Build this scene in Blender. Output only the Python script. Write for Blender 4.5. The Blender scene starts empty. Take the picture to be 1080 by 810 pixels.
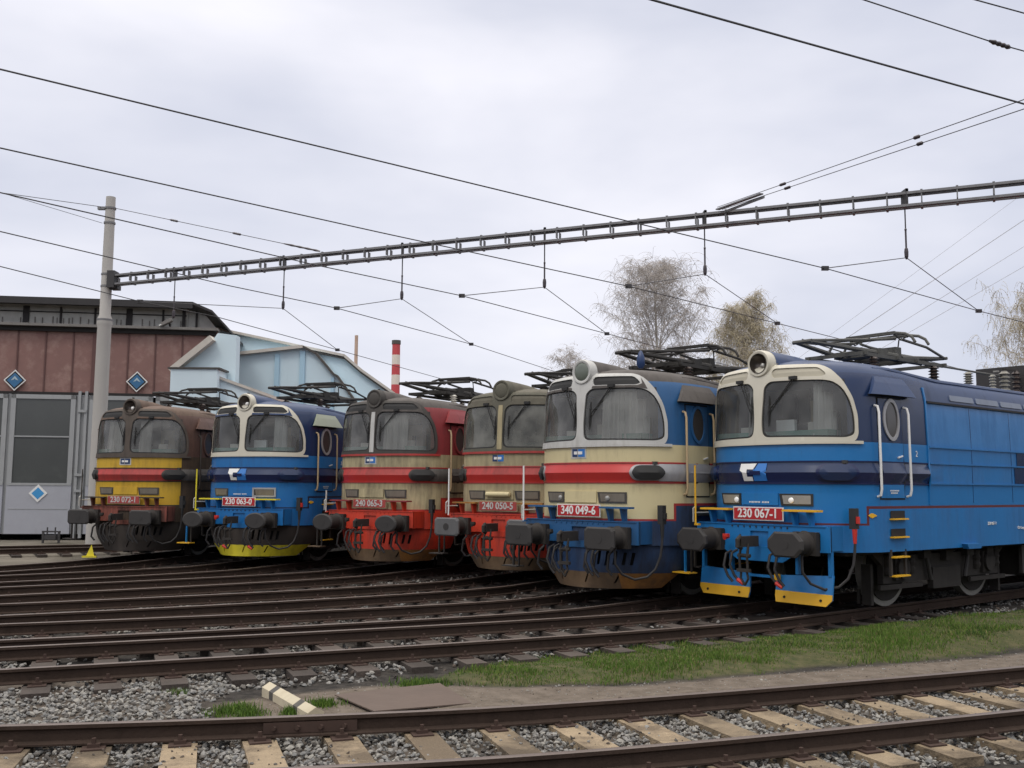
import bpy, math, random
import numpy as np
from mathutils import Vector, Matrix, noise
from mathutils.geometry import delaunay_2d_cdt, intersect_point_line
random.seed(7); RNG = np.random.default_rng(11)
R = math.radians; PI = math.pi
S = bpy.context.scene
COL = S.collection
# ------------------------------------------------------------------ camera, world, sun, exposure
cam = bpy.data.objects.new('camera', bpy.data.cameras.new('camera')); COL.objects.link(cam)
cam.data.sensor_width = 36; cam.data.lens = 1042.4/1080*36
cam.data.clip_start = .1; cam.data.clip_end = 4000
cam.matrix_world = Matrix.Translation((0, 0, 1.834)) @ Matrix.Rotation(PI/2+0.10458, 4, 'X') @ Matrix.Rotation(0.00724, 4, 'Z')
S.camera = cam
SUN_EL, SUN_AZ = R(52), R(215)      # azimuth clockwise from +Y: behind the camera, to the left
w = bpy.data.worlds.new('World'); S.world = w; w.use_nodes = True
nt = w.node_tree; nt.nodes.clear()
def N(nt, t, **k):
    n = nt.nodes.new(t)
    for a, b in k.items(): setattr(n, a, b)
    return n
out = N(nt, 'ShaderNodeOutputWorld'); bg = N(nt, 'ShaderNodeBackground')
sky = N(nt, 'ShaderNodeTexSky', sky_type='NISHITA', sun_disc=False, sun_elevation=SUN_EL, sun_rotation=SUN_AZ)
tc = N(nt, 'ShaderNodeTexCoord'); sep = N(nt, 'ShaderNodeSeparateXYZ')
nt.links.new(tc.outputs['Generated'], sep.inputs[0])
mp = N(nt, 'ShaderNodeMapping'); mp.inputs['Scale'].default_value = (1, 1, 2.6); mp.inputs['Location'].default_value = (.3, .2, .55)
nt.links.new(tc.outputs['Generated'], mp.inputs[0])
nz = N(nt, 'ShaderNodeTexNoise'); nz.inputs['Scale'].default_value = 1.7; nz.inputs['Detail'].default_value = 5; nz.inputs['Roughness'].default_value = .5; nz.inputs['Distortion'].default_value = .15
nt.links.new(mp.outputs[0], nz.inputs['Vector'])
cr = N(nt, 'ShaderNodeValToRGB'); e = cr.color_ramp.elements
e[0].position = .36; e[0].color = (5.9, 6.15, 7.2, 1); e[1].position = .68; e[1].color = (9.2, 9.1, 9.7, 1)
nt.links.new(nz.outputs['Fac'], cr.inputs[0])
el = N(nt, 'ShaderNodeMapRange'); el.inputs[1].default_value = .46; el.inputs[2].default_value = 1.0; el.inputs[3].default_value = 0.0; el.inputs[4].default_value = 1.0
nt.links.new(sep.outputs['Z'], el.inputs[0])
hi = N(nt, 'ShaderNodeMixRGB'); hi.inputs[1].default_value = (1, 1, 1, 1); hi.inputs[2].default_value = (3.5, 3.25, 2.7, 1); nt.links.new(el.outputs[0], hi.inputs[0])
mul = N(nt, 'ShaderNodeVectorMath', operation='MULTIPLY'); nt.links.new(cr.outputs[0], mul.inputs[0]); nt.links.new(hi.outputs[0], mul.inputs[1])
mx = N(nt, 'ShaderNodeMixRGB'); mx.inputs[0].default_value = .93
nt.links.new(sky.outputs[0], mx.inputs[1]); nt.links.new(mul.outputs[0], mx.inputs[2])
nt.links.new(mx.outputs[0], bg.inputs[0]); bg.inputs[1].default_value = .114
nt.links.new(bg.outputs[0], out.inputs[0])
sun = bpy.data.objects.new('sun', bpy.data.lights.new('sun', 'SUN')); COL.objects.link(sun)
sun.data.energy = .7; sun.data.angle = R(14); sun.data.color = (1, .96, .9)
sd = Vector((math.sin(SUN_AZ)*math.cos(SUN_EL), math.cos(SUN_AZ)*math.cos(SUN_EL), math.sin(SUN_EL)))
sun.rotation_euler = sd.to_track_quat('Z', 'Y').to_euler(); sun.location = (0, 0, 50)
S.view_settings.view_transform = 'Standard'; S.view_settings.look = 'None'; S.view_settings.gamma = 1
S.view_settings.use_curve_mapping = False; S.view_settings.exposure = 0
# ------------------------------------------------------------------ materials
MC = {}
def mat(name, col, rough=.6, metal=0., dirt=0., dcol=(.035, .028, .022), streak=True, var=.12, scale=3., bump=0., emit=None, spec=.5):
    if name in MC: return MC[name]
    m = bpy.data.materials.new(name); m.use_nodes = True; nt = m.node_tree; b = nt.nodes['Principled BSDF']
    b.inputs['Roughness'].default_value = rough; b.inputs['Metallic'].default_value = metal; b.inputs['Specular IOR Level'].default_value = spec
    tc = N(nt, 'ShaderNodeTexCoord')
    if 'sleeper' in name:
        oi = N(nt, 'ShaderNodeObjectInfo'); va = N(nt, 'ShaderNodeVectorMath', operation='MULTIPLY_ADD'); va.inputs[1].default_value = (37, 91, 53)
        nt.links.new(oi.outputs['Random'], va.inputs[0]); nt.links.new(tc.outputs['Object'], va.inputs[2]); vsock = va.outputs[0]
    else: vsock = tc.outputs['Object']
    n1 = N(nt, 'ShaderNodeTexNoise'); n1.inputs['Scale'].default_value = scale; n1.inputs['Detail'].default_value = 6; n1.inputs['Roughness'].default_value = .65
    nt.links.new(vsock, n1.inputs['Vector'])
    a = N(nt, 'ShaderNodeMixRGB'); k = 1-var
    a.inputs[1].default_value = (col[0]*k, col[1]*k, col[2]*k, 1); k = 1+var
    a.inputs[2].default_value = (min(1, col[0]*k), min(1, col[1]*k), min(1, col[2]*k), 1)
    nt.links.new(n1.outputs['Fac'], a.inputs[0]); last = a.outputs[0]
    if dirt > 0:
        mp = N(nt, 'ShaderNodeMapping'); mp.inputs['Scale'].default_value = (5, 5, .7) if streak else (2, 2, 2)
        nt.links.new(vsock, mp.inputs[0])
        n2 = N(nt, 'ShaderNodeTexNoise'); n2.inputs['Scale'].default_value = 1.6; n2.inputs['Detail'].default_value = 8; n2.inputs['Roughness'].default_value = .7
        nt.links.new(mp.outputs[0], n2.inputs['Vector'])
        n3 = N(nt, 'ShaderNodeTexNoise'); n3.inputs['Scale'].default_value = 1.1; n3.inputs['Detail'].default_value = 5
        nt.links.new(vsock, n3.inputs['Vector'])
        ad = N(nt, 'ShaderNodeMath', operation='MULTIPLY_ADD'); ad.inputs[1].default_value = .5
        sc = N(nt, 'ShaderNodeMath', operation='MULTIPLY'); sc.inputs[1].default_value = .5
        nt.links.new(n3.outputs['Fac'], sc.inputs[0]); nt.links.new(n2.outputs['Fac'], ad.inputs[0]); nt.links.new(sc.outputs[0], ad.inputs[2])
        mr = N(nt, 'ShaderNodeMapRange'); c = .62-.32*dirt
        mr.inputs[1].default_value = c; mr.inputs[2].default_value = c+.2; mr.inputs[3].default_value = dirt*.12; mr.inputs[4].default_value = min(.95, .25+dirt*.8)
        if name == 'new_sleeper_timber': mr.inputs[1].default_value = .45; mr.inputs[2].default_value = .56; mr.inputs[3].default_value = .05; mr.inputs[4].default_value = .85
        nt.links.new(ad.outputs[0], mr.inputs[0])
        d = N(nt, 'ShaderNodeMixRGB'); d.inputs[2].default_value = (*dcol, 1)
        nt.links.new(last, d.inputs[1]); nt.links.new(mr.outputs[0], d.inputs[0]); last = d.outputs[0]
        rr = N(nt, 'ShaderNodeMapRange'); rr.inputs[3].default_value = rough; rr.inputs[4].default_value = min(1, rough+.35)
        nt.links.new(mr.outputs[0], rr.inputs[0]); nt.links.new(rr.outputs[0], b.inputs['Roughness'])
    if 'sleeper' in name:
        hv = N(nt, 'ShaderNodeHueSaturation'); vr = N(nt, 'ShaderNodeMapRange'); vr.inputs[3].default_value = .62; vr.inputs[4].default_value = 1.12
        nt.links.new(oi.outputs['Random'], vr.inputs[0]); nt.links.new(vr.outputs[0], hv.inputs['Value']); nt.links.new(last, hv.inputs['Color']); last = hv.outputs[0]
    nt.links.new(last, b.inputs['Base Color'])
    if bump > 0:
        bp = N(nt, 'ShaderNodeBump'); bp.inputs['Strength'].default_value = bump; bp.inputs['Distance'].default_value = .02
        n4 = N(nt, 'ShaderNodeTexNoise'); n4.inputs['Scale'].default_value = scale*6; n4.inputs['Detail'].default_value = 6
        nt.links.new(tc.outputs['Object'], n4.inputs['Vector']); nt.links.new(n4.outputs['Fac'], bp.inputs['Height']); nt.links.new(bp.outputs[0], b.inputs['Normal'])
    MC[name] = m; return m
def glass_mat(name, tint, dust, dcol):
    if name in MC: return MC[name]
    m = bpy.data.materials.new(name); m.use_nodes = True; nt = m.node_tree; nt.nodes.clear()
    o = N(nt, 'ShaderNodeOutputMaterial'); tr = N(nt, 'ShaderNodeBsdfTransparent'); tr.inputs[0].default_value = (*tint, 1)
    gl = N(nt, 'ShaderNodeBsdfGlossy'); gl.inputs['Roughness'].default_value = .04; df = N(nt, 'ShaderNodeBsdfDiffuse'); df.inputs[0].default_value = (*dcol, 1)
    tc = N(nt, 'ShaderNodeTexCoord'); n1 = N(nt, 'ShaderNodeTexNoise'); n1.inputs['Scale'].default_value = 2.5; n1.inputs['Detail'].default_value = 6
    nt.links.new(tc.outputs['Object'], n1.inputs['Vector'])
    mr = N(nt, 'ShaderNodeMapRange'); mr.inputs[1].default_value = .3; mr.inputs[2].default_value = .7; mr.inputs[3].default_value = dust*.4; mr.inputs[4].default_value = min(1, dust*1.7)
    nt.links.new(n1.outputs['Fac'], mr.inputs[0])
    m1 = N(nt, 'ShaderNodeMixShader'); nt.links.new(mr.outputs[0], m1.inputs[0]); nt.links.new(tr.outputs[0], m1.inputs[1]); nt.links.new(df.outputs[0], m1.inputs[2])
    fr = N(nt, 'ShaderNodeFresnel'); fr.inputs[0].default_value = 1.5
    m2 = N(nt, 'ShaderNodeMixShader'); nt.links.new(fr.outputs[0], m2.inputs[0]); nt.links.new(m1.outputs[0], m2.inputs[1]); nt.links.new(gl.outputs[0], m2.inputs[2])
    nt.links.new(m2.outputs[0], o.inputs[0]); MC[name] = m; return m
# ------------------------------------------------------------------ mesh helpers
class MB:
    def __init__(s): s.v = []; s.f = []; s.m = []; s.mats = []
    def mi(s, m):
        if m not in s.mats: s.mats.append(m)
        return s.mats.index(m)
    def add(s, vs, fs, m):
        o = len(s.v); s.v += [tuple(v) for v in vs]; k = s.mi(m)
        for f in fs: s.f.append(tuple(i+o for i in f)); s.m.append(k)
    def box(s, c, d, m, rot=None):
        x, y, z = d[0]/2, d[1]/2, d[2]/2
        P = [Vector(p) for p in ((-x,-y,-z),(x,-y,-z),(x,y,-z),(-x,y,-z),(-x,-y,z),(x,-y,z),(x,y,z),(-x,y,z))]
        if rot is not None: P = [rot @ p for p in P]
        c = Vector(c); s.add([p+c for p in P], [(0,3,2,1),(4,5,6,7),(0,1,5,4),(1,2,6,5),(2,3,7,6),(3,0,4,7)], m); return s
    def bar(s, a, b, w, h, m, up=(0,0,1)):
        a, b = Vector(a), Vector(b); d = b-a; L = d.length; d.normalize(); u = Vector(up)
        if abs(d.dot(u)) > .98: u = Vector((1,0,0))
        y = u.cross(d).normalized(); z = d.cross(y)
        rot = Matrix((d, y, z)).transposed(); return s.box((a+b)/2, (L, w, h), m, rot)
    def tube(s, pts, r, m, n=6, cap=True):
        pts = [Vector(p) for p in pts]; rs = r if isinstance(r, (list, tuple)) else [r]*len(pts)
        vs = []; fs = []; prev = None
        for i, p in enumerate(pts):
            d = (pts[min(i+1, len(pts)-1)]-pts[max(i-1, 0)]).normalized()
            if prev is None: u = Vector((0,0,1)) if abs(d.z) < .9 else Vector((1,0,0))
            else: u = prev
            x = (u-d*u.dot(d)).normalized(); prev = x; y = d.cross(x)
            for k in range(n):
                t = 2*PI*k/n; vs.append(p+(x*math.cos(t)+y*math.sin(t))*rs[i])
        for i in range(len(pts)-1):
            for k in range(n):
                a = i*n+k; b = i*n+(k+1) % n; fs.append((a, b, b+n, a+n))
        if cap: fs.append(tuple(range(n-1, -1, -1))); fs.append(tuple(range((len(pts)-1)*n, len(pts)*n)))
        s.add(vs, fs, m); return s
    def cyl(s, a, b, r0, m, r1=None, n=20): return s.tube([a, b], [r0, r0 if r1 is None else r1], m, n)
    def lathe(s, c, prof, m, n=14, axis='z', cap=True):
        vs = []; fs = []; c = Vector(c)
        for (r, h) in prof:
            for k in range(n):
                t = 2*PI*k/n; q = (r*math.cos(t), r*math.sin(t), h)
                if axis == 'x': q = (q[2], q[0], q[1])
                if axis == 'y': q = (q[1], q[2], q[0])
                vs.append(c+Vector(q))
        for i in range(len(prof)-1):
            for k in range(n):
                a = i*n+k; b = i*n+(k+1) % n; fs.append((a, b, b+n, a+n))
        if cap: fs.append(tuple(range(n-1, -1, -1))); fs.append(tuple(range((len(prof)-1)*n, len(prof)*n)))
        s.add(vs, fs, m); return s
    def build(s, name, parent=None, smooth=False, loc=None):
        me = bpy.data.meshes.new(name); me.from_pydata(s.v, [], s.f)
        for m in s.mats: me.materials.append(m)
        me.polygons.foreach_set('material_index', s.m)
        if smooth: me.shade_smooth(); me.set_sharp_from_angle(angle=R(38))
        me.update(); o = bpy.data.objects.new(name, me); COL.objects.link(o)
        if parent: o.parent = parent
        if loc: o.location = loc
        return o
def empty(name, loc=(0,0,0), rz=0, **k):
    o = bpy.data.objects.new(name, None); COL.objects.link(o); o.location = loc; o.rotation_euler = (0, 0, rz); o.empty_display_size = .3
    for a, b in k.items(): o[a] = b
    return o
def tag(o, **k):
    for a, b in k.items(): o[a] = b
    return o
def shear_copy(o, parent, loc, rz=0):
    c = o.copy(); COL.objects.link(c); c.parent = parent; c.location = loc; c.rotation_euler = (0, 0, rz); return c
def text_mesh(txt, size, m, name, parent, mtx, bold=.0, sx=1., extr=.003):
    cu = bpy.data.curves.new(name, 'FONT'); cu.body = txt; cu.size = size; cu.align_x = 'CENTER'; cu.align_y = 'CENTER'; cu.offset = bold; cu.extrude = extr; cu.resolution_u = 3
    t = bpy.data.objects.new('tmp', cu); me = bpy.data.meshes.new_from_object(t); bpy.data.objects.remove(t); bpy.data.curves.remove(cu)
    me.transform(mtx @ Matrix.Diagonal((sx, 1, 1, 1))); me.materials.clear(); me.materials.append(m); me.name = name
    o = bpy.data.objects.new(name, me); COL.objects.link(o); o.parent = parent; return o
def inpoly(p, poly):
    x, y = p; c = False; j = len(poly)-1
    for i in range(len(poly)):
        xi, yi = poly[i]; xj, yj = poly[j]
        if (yi > y) != (yj > y) and x < (xj-xi)*(y-yi)/(yj-yi)+xi: c = not c
        j = i
    return c
def resample(L, d=.09):
    o = []
    for i in range(len(L)):
        a, b = Vector(L[i]), Vector(L[(i+1) % len(L)]); n = max(1, int((b-a).length/d+.5))
        for k in range(n): o.append(tuple(a.lerp(b, k/n)))
    return o
def rrect(x0, x1, y0, y1, r, n=5):
    o = []
    for cx, cy, a in ((x1-r, y0+r, -90), (x1-r, y1-r, 0), (x0+r, y1-r, 90), (x0+r, y0+r, 180)):
        for k in range(n+1): t = R(a+90*k/n); o.append((cx+r*math.cos(t), cy+r*math.sin(t)))
    return o
def ellipse(cx, cy, rx, ry, n=22): return [(cx+rx*math.cos(2*PI*k/n), cy+ry*math.sin(2*PI*k/n)) for k in range(n)]
def roundpoly(pts, r=.08, n=4):
    o = []; P = [Vector(p) for p in pts]; L = len(P)
    for i in range(L):
        a, b, c = P[i-1], P[i], P[(i+1) % L]; d1 = (a-b); d2 = (c-b); rr = min(r, d1.length*.45, d2.length*.45)
        p0 = b+d1.normalized()*rr; p1 = b+d2.normalized()*rr
        for k in range(n+1):
            t = k/n; o.append(tuple(p0*(1-t)**2+b*2*t*(1-t)+p1*t*t))
    return o
# ------------------------------------------------------------------ tracks
def hermite(p0, a0, p1, a1, n=24, k=1.0, k1=.42):
    p0, p1 = Vector(p0), Vector(p1); L = (p1-p0).length*k; t0 = Vector((math.cos(a0), math.sin(a0)))*L; t1 = Vector((math.cos(a1), math.sin(a1)))*L*k1; t0 = t0*1.25; o = []
    for i in range(n+1):
        t = i/n; o.append(p0*(2*t**3-3*t*t+1)+t0*(t**3-2*t*t+t)+p1*(-2*t**3+3*t*t)+t1*(t**3-t*t))
    return o
def resamp(P, d):
    o = [P[0]]; acc = 0; last = P[0]
    for q in P[1:]:
        while (q-last).length >= d: last = last+(q-last).normalized()*d; o.append(last.copy())
    return o
def offs(P, d):   # positive d: to the left of travel
    o = []
    for i, p in enumerate(P):
        t = (P[min(i+1, len(P)-1)]-P[max(i-1, 0)]).normalized(); o.append(p+Vector((-t.y, t.x))*d)
    return o
RAILP = [(-.035,0),(-.036,-.028),(-.012,-.045),(-.009,-.122),(-.068,-.136),(-.068,-.15),(.068,-.15),(.068,-.136),(.009,-.122),(.012,-.045),(.036,-.028),(.035,0),(.02,.004),(-.02,.004)]
def rail_mesh(P, m, mt, name, parent):
    mb = MB(); n = len(RAILP); vs = []
    for i, p in enumerate(P):
        t = (P[min(i+1, len(P)-1)]-P[max(i-1, 0)]).normalized(); nn = Vector((-t.y, t.x))
        for (a, z) in RAILP: q = p+nn*a; vs.append((q.x, q.y, z-.004))
    fs = []; ft = []
    for i in range(len(P)-1):
        for k in range(n):
            f = (i*n+k, i*n+(k+1) % n, (i+1)*n+(k+1) % n, (i+1)*n+k); (ft if k in (11, 12, 13) else fs).append(f)
    mb.add(vs, fs, m); o = len(mb.f)
    k = mb.mi(mt)
    for f in ft: mb.f.append(f); mb.m.append(k)
    return mb.build(name, parent, smooth=True)
m_rail = mat('rail_rust', (.046, .031, .024), .9, 0, .35, (.018, .013, .01), var=.3, scale=6, bump=.3, spec=.2)
m_railtop = mat('rail_head_worn', (.15, .12, .105), .45, .4, .3, (.05, .033, .026), streak=False, var=.2, scale=8)
m_plate = mat('fastener_iron', (.06, .036, .028), .8, .3, .3, var=.3)
m_tie_new = mat('new_sleeper_timber', (.33, .255, .165), .9, 0, .62, (.10, .075, .05), streak=False, var=.35, scale=7, bump=.9)
m_tie_old = mat('oily_sleeper_timber', (.070, .055, .046), .9, 0, .5, (.03, .024, .02), streak=False, var=.3, scale=6, bump=.6)
def sleeper_mesh(m, L=2.5, wd=.26, nm='sleeper'):
    mb = MB(); mb.box((0, 0, -.165-.08), (wd, L, .16), m)
    for s in (-1, 1):
        y = s*.7525; mb.box((0, y, -.1585), (.17, .36, .012), m_plate)
        for q in (-1, 1):
            mb.box((0, y+q*.105, -.14), (.09, .05, .03), m_plate); mb.cyl((0, y+q*.105, -.125), (0, y+q*.105, -.085), .018, m_plate, n=6)
    o = mb.build(nm); me = o.data; bpy.data.objects.remove(o); return me
ME_NEW = sleeper_mesh(m_tie_new); ME_OLD = sleeper_mesh(m_tie_old)
TRACKS = []
def track(P, label, me, spacing, phase, span, mrail=m_rail):
    P = resamp(P, .25); root = empty('railway_track', (0, 0, 0), label=label, category='railway track', group='railway tracks')
    root['kind'] = 'structure'
    for s in (-1, 1): rail_mesh(offs(P, s*.7525), mrail, m_railtop, 'rail', root)
    TRACKS.append(P); k = 0; L = (len(P)-1)*.25; d = phase; pos = []
    while d < L:
        i = int(d/.25); f = d/.25-i; q = P[i].lerp(P[min(i+1, len(P)-1)], f); t = P[min(i+1, len(P)-1)]-P[i]
        if span[0] <= q.x <= span[1]:
            o = bpy.data.objects.new('sleeper', me); COL.objects.link(o); o.parent = root
            o.location = (q.x, q.y, random.uniform(-.006, 0)); o.rotation_euler = (0, 0, math.atan2(t.y, t.x)+random.uniform(-.02, .02)+(max(0, min(.12, .05-q.x*.05)) if me is ME_NEW else 0)); k += 1; pos.append((q, math.atan2(t.y, t.x)))
        d += spacing
    return root, pos
# locomotives: name, buffer-face centre, heading
LOCO = {'072': (-9.81, 24.29, 1.307), '063': (-6.57, 22.74, 1.184), '065': (-3.42, 21.58, 1.037), '050': (-.57, 19.47, .985), '049': (.74, 16.23, .80), '067': (3.37, 15.0, .672)}
EXIT = {'067': (-5.43, 10.77, R(22)), '049': (-6.37, 12.65, R(21)), '050': (-7.5, 14.85, R(27)), '065': (-9.2, 17.1, R(33)), '063': (-11.6, 18.4, R(36)), '072': (-13.2, 19.6, R(42))}
TL = {'072': 'farthest loaded track, running under the yellow and brown locomotive', '063': 'track running under the blue locomotive with the yellow plough edge', '065': 'track running under the dirty red and cream locomotive',
      '050': 'track running under the cream locomotive with dull grey windscreens', '049': 'track running under the cream and blue locomotive', '067': 'track running under the clean blue locomotive beside the grass'}
SLEEPERS = []
for k, (X, Y, a) in LOCO.items():
    ex = EXIT[k]; h = hermite((ex[0], ex[1]), ex[2], (X, Y), a)
    A = [Vector((ex[0]-math.cos(ex[2])*d, ex[1]-math.sin(ex[2])*d)) for d in (9, 6, 3)]
    B = [Vector((X+math.cos(a)*d, Y+math.sin(a)*d)) for d in range(1, 34)]
    _, ps = track(A+h+B, TL[k], ME_OLD, .65, .31 if k == '067' else random.uniform(0, .6), (-13, X+3.2)); SLEEPERS += ps
U0 = [(-12, 7.6), (-8, 7.5), (-6, 7.57), (-3.89, 7.80), (-2.02, 8.12), (.02, 8.60), (2.41, 9.46), (5.43, 10.69), (9, 12.3), (14, 14.8), (20, 18.2)]
def catmull(P, n=8):
    P = [Vector(p) for p in P]; P = [P[0]*2-P[1]]+P+[P[-1]*2-P[-2]]; o = []
    for i in range(1, len(P)-2):
        for k in range(n):
            t = k/n; a, b, c, d = P[i-1:i+3]; o.append(.5*((2*b)+(c-a)*t+(2*a-5*b+4*c-d)*t*t+(3*b-a-3*c+d)*t**3))
    o.append(P[-2]); return o
up = catmull(U0); T0 = offs(up, -.7525)
tr0, pos0 = track(T0, 'nearest track, on pale timber sleepers across the foreground', ME_NEW, .63, .24, (-9, 14)); SLEEPERS += pos0
# fishplates at the joint of the far rail
mb = MB(); P0 = TRACKS[-1]; UU = offs(P0, .7525)
seg = [p for p in UU if -2.05 <= p.x <= -1.2]
for s in (-1, 1):
    q = offs(seg, s*.025); mb.bar((q[0].x, q[0].y, -.085), (q[-1].x, q[-1].y, -.085), .026, .085, m_plate)
    for k in range(4):
        c = q[0].lerp(q[-1], (k+.5)/4); mb.cyl((c.x, c.y, -.085), (c.x+.03*s*.3, c.y+.035*s, -.085), .02, m_plate, n=6)
mb.build('fishplate', tr0)
BT = [Vector((-30+.8*i, 20.6+.45*i)) for i in range(26)]
_, ps = track(BT, 'distant track in front of the shed doors at the left edge', ME_OLD, .65, .2, (-26, -11)); SLEEPERS += ps
# ------------------------------------------------------------------ ground
GRASS = [(-1.15,10.75),(-.5,11.55),(.45,12.35),(2.0,13.35),(3.9,14.35),(6.2,15.6),(9.8,17.75),(14.5,20.7),(22,25.8),(22,21.5),(12,15.9),(8.6,14.1),(6.7,13.15),(4.05,11.93),(2.11,11.14),(1.03,10.75),(-.1,10.45)]
PATH = [(-2.6,9.0),(-2.9,9.7),(-1.6,10.6),(-1,10.8),(0,10.5),(1,10.8),(2.1,11.1),(4,11.9),(6.7,13.1),(12,15.9),(22,21.5),(22,19.2),(14,15.2),(9,12.7),(5.4,11.0),(2.4,9.8),(0,8.9),(-2,8.4)]
def dist_poly(X, Y, poly):     # signed distance, negative inside (vectorised)
    d = np.full(X.shape, 1e9); ins = np.zeros(X.shape, bool); n = len(poly); j = n-1
    for i in range(n):
        xi, yi = poly[i]; xj, yj = poly[j]; ex, ey = xj-xi, yj-yi
        t = np.clip(((X-xi)*ex+(Y-yi)*ey)/(ex*ex+ey*ey), 0, 1); d = np.minimum(d, np.hypot(X-xi-t*ex, Y-yi-t*ey))
        c = ((yi > Y) != (yj > Y)) & (X < (xj-xi)*(Y-yi)/((yj-yi) if yj != yi else 1e-9)+xi); ins ^= c; j = i
    return np.where(ins, -d, d)
def dist_line(X, Y, P):
    d = np.full(X.shape, 1e9)
    for a, b in zip(P[::2], P[2::2]):
        ex, ey = b.x-a.x, b.y-a.y; t = np.clip(((X-a.x)*ex+(Y-a.y)*ey)/(ex*ex+ey*ey), 0, 1); d = np.minimum(d, np.hypot(X-a.x-t*ex, Y-a.y-t*ey))
    return d
def fbm(X, Y, sc, seed=0, oct=4):
    r = np.random.default_rng(seed); o = np.zeros(X.shape)
    for k in range(oct):
        for _ in range(5):
            a = r.uniform(0, 2*PI); f = sc*2**k*r.uniform(.6, 1.4); o += np.sin((X*math.cos(a)+Y*math.sin(a))*f+r.uniform(0, 6.3))*.5**k
    return o/5
def axis(lo, hi, d, far, g=1.25):
    a = list(np.arange(lo, hi, d)); s = d; x = hi
    while x < far: a.append(x); s *= g; x += s
    s = d; x = lo; b = []
    while x > -far: s *= g; x -= s; b.append(x)
    return np.array(b[::-1]+a)
xs = axis(-13, 16, .11, 1500); ys = axis(6, 24, .11, 1500)
GX, GY = np.meshgrid(xs, ys)
gm = dist_poly(GX, GY, GRASS)+.16*fbm(GX, GY, 3, 1); pm = dist_poly(GX, GY, PATH)+.1*fbm(GX, GY, 3, 2)
d0 = dist_line(GX, GY, TRACKS[6]); dt = np.full(GX.shape, 1e9)
for P in TRACKS[:6]: dt = np.minimum(dt, dist_line(GX, GY, P))
GZ = -.235+.018*fbm(GX, GY, 2.2, 3)
inn = np.clip(-gm/.5, 0, 1); GZ = GZ+inn*(.06+.10*np.clip((GX-3)/4, 0, 1))
inp = np.clip(-pm/.3, 0, 1)*(1-inn); GZ = GZ+inp*.03
GZ = np.where((dt < 1.25), np.minimum(GZ, -.20), GZ)
GZ = np.where((d0 < 1.2), np.minimum(GZ, -.205), GZ)
GZ = np.where(np.hypot(GX, GY-15) > 60, -.24, GZ)
ny, nx = GX.shape
vv = np.stack([GX.ravel(), GY.ravel(), GZ.ravel()], 1)
idx = np.arange(nx*ny).reshape(ny, nx); ff = np.stack([idx[:-1,:-1].ravel(), idx[:-1,1:].ravel(), idx[1:,1:].ravel(), idx[1:,:-1].ravel()], 1)
def np_mesh(name, v, f, mats, smooth=True):
    me = bpy.data.meshes.new(name); k = f.shape[1]
    me.vertices.add(len(v)); me.vertices.foreach_set('co', v.astype(np.float32).ravel())
    me.loops.add(f.size); me.loops.foreach_set('vertex_index', f.astype(np.int32).ravel())
    me.polygons.add(len(f)); me.polygons.foreach_set('loop_start', np.arange(0, f.size, k, dtype=np.int32))
    me.polygons.foreach_set('use_smooth', np.full(len(f), smooth)); me.update(calc_edges=True)
    for m in mats: me.materials.append(m)
    return me
def ground_mat():
    m = bpy.data.materials.new('yard_ground'); m.use_nodes = True; nt = m.node_tree; b = nt.nodes['Principled BSDF']; b.inputs['Roughness'].default_value = .95; b.inputs['Specular IOR Level'].default_value = .2
    at = N(nt, 'ShaderNodeAttribute', attribute_name='zone'); sp = N(nt, 'ShaderNodeSeparateColor'); nt.links.new(at.outputs['Color'], sp.inputs[0])
    tc = N(nt, 'ShaderNodeTexCoord')
    def nz(s, d=8, r=.65):
        n = N(nt, 'ShaderNodeTexNoise'); n.inputs['Scale'].default_value = s; n.inputs['Detail'].default_value = d; n.inputs['Roughness'].default_value = r; nt.links.new(tc.outputs['Object'], n.inputs['Vector']); return n
    def ramp(n, c0, c1, p0=.35, p1=.65):
        c = N(nt, 'ShaderNodeValToRGB'); e = c.color_ramp.elements; e[0].position = p0; e[1].position = p1; e[0].color = (*c0, 1); e[1].color = (*c1, 1); nt.links.new(n.outputs['Fac'], c.inputs[0]); return c
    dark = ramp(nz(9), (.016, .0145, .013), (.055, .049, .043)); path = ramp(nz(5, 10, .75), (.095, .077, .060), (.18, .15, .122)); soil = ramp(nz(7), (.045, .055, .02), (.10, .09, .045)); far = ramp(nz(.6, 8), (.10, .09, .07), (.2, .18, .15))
    def mix(f, a, c):
        x = N(nt, 'ShaderNodeMixRGB'); nt.links.new(f, x.inputs[0]); nt.links.new(a, x.inputs[1]); nt.links.new(c, x.inputs[2]); return x.outputs[0]
    o = mix(sp.outputs[2], dark.outputs[0], far.outputs[0]); o = mix(sp.outputs[1], o, path.outputs[0]); o = mix(sp.outputs[0], o, soil.outputs[0])
    nt.links.new(o, b.inputs['Base Color'])
    bp = N(nt, 'ShaderNodeBump'); bp.inputs['Strength'].default_value = .7; bp.inputs['Distance'].default_value = .025; n = nz(22, 8, .7); nt.links.new(n.outputs['Fac'], bp.inputs['Height']); nt.links.new(bp.outputs[0], b.inputs['Normal'])
    return m
me = np_mesh('ground', vv, ff, [ground_mat()])
ca = me.color_attributes.new('zone', 'FLOAT_COLOR', 'POINT')
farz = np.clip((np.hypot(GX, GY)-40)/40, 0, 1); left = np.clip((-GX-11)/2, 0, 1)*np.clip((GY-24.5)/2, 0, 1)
gravelz = np.maximum(np.clip((1.15-d0)/.3, 0, 1)*.55, np.clip((-2.75-GX)/.4, 0, 1)*np.clip((11.3-GY)/.5, 0, 1)*.55)
zc = np.stack([np.clip(-gm/.12, 0, 1), np.maximum(gravelz, np.clip(-pm/.25, 0, 1)), np.maximum(farz, left), np.ones(GX.shape)], -1)
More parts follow.
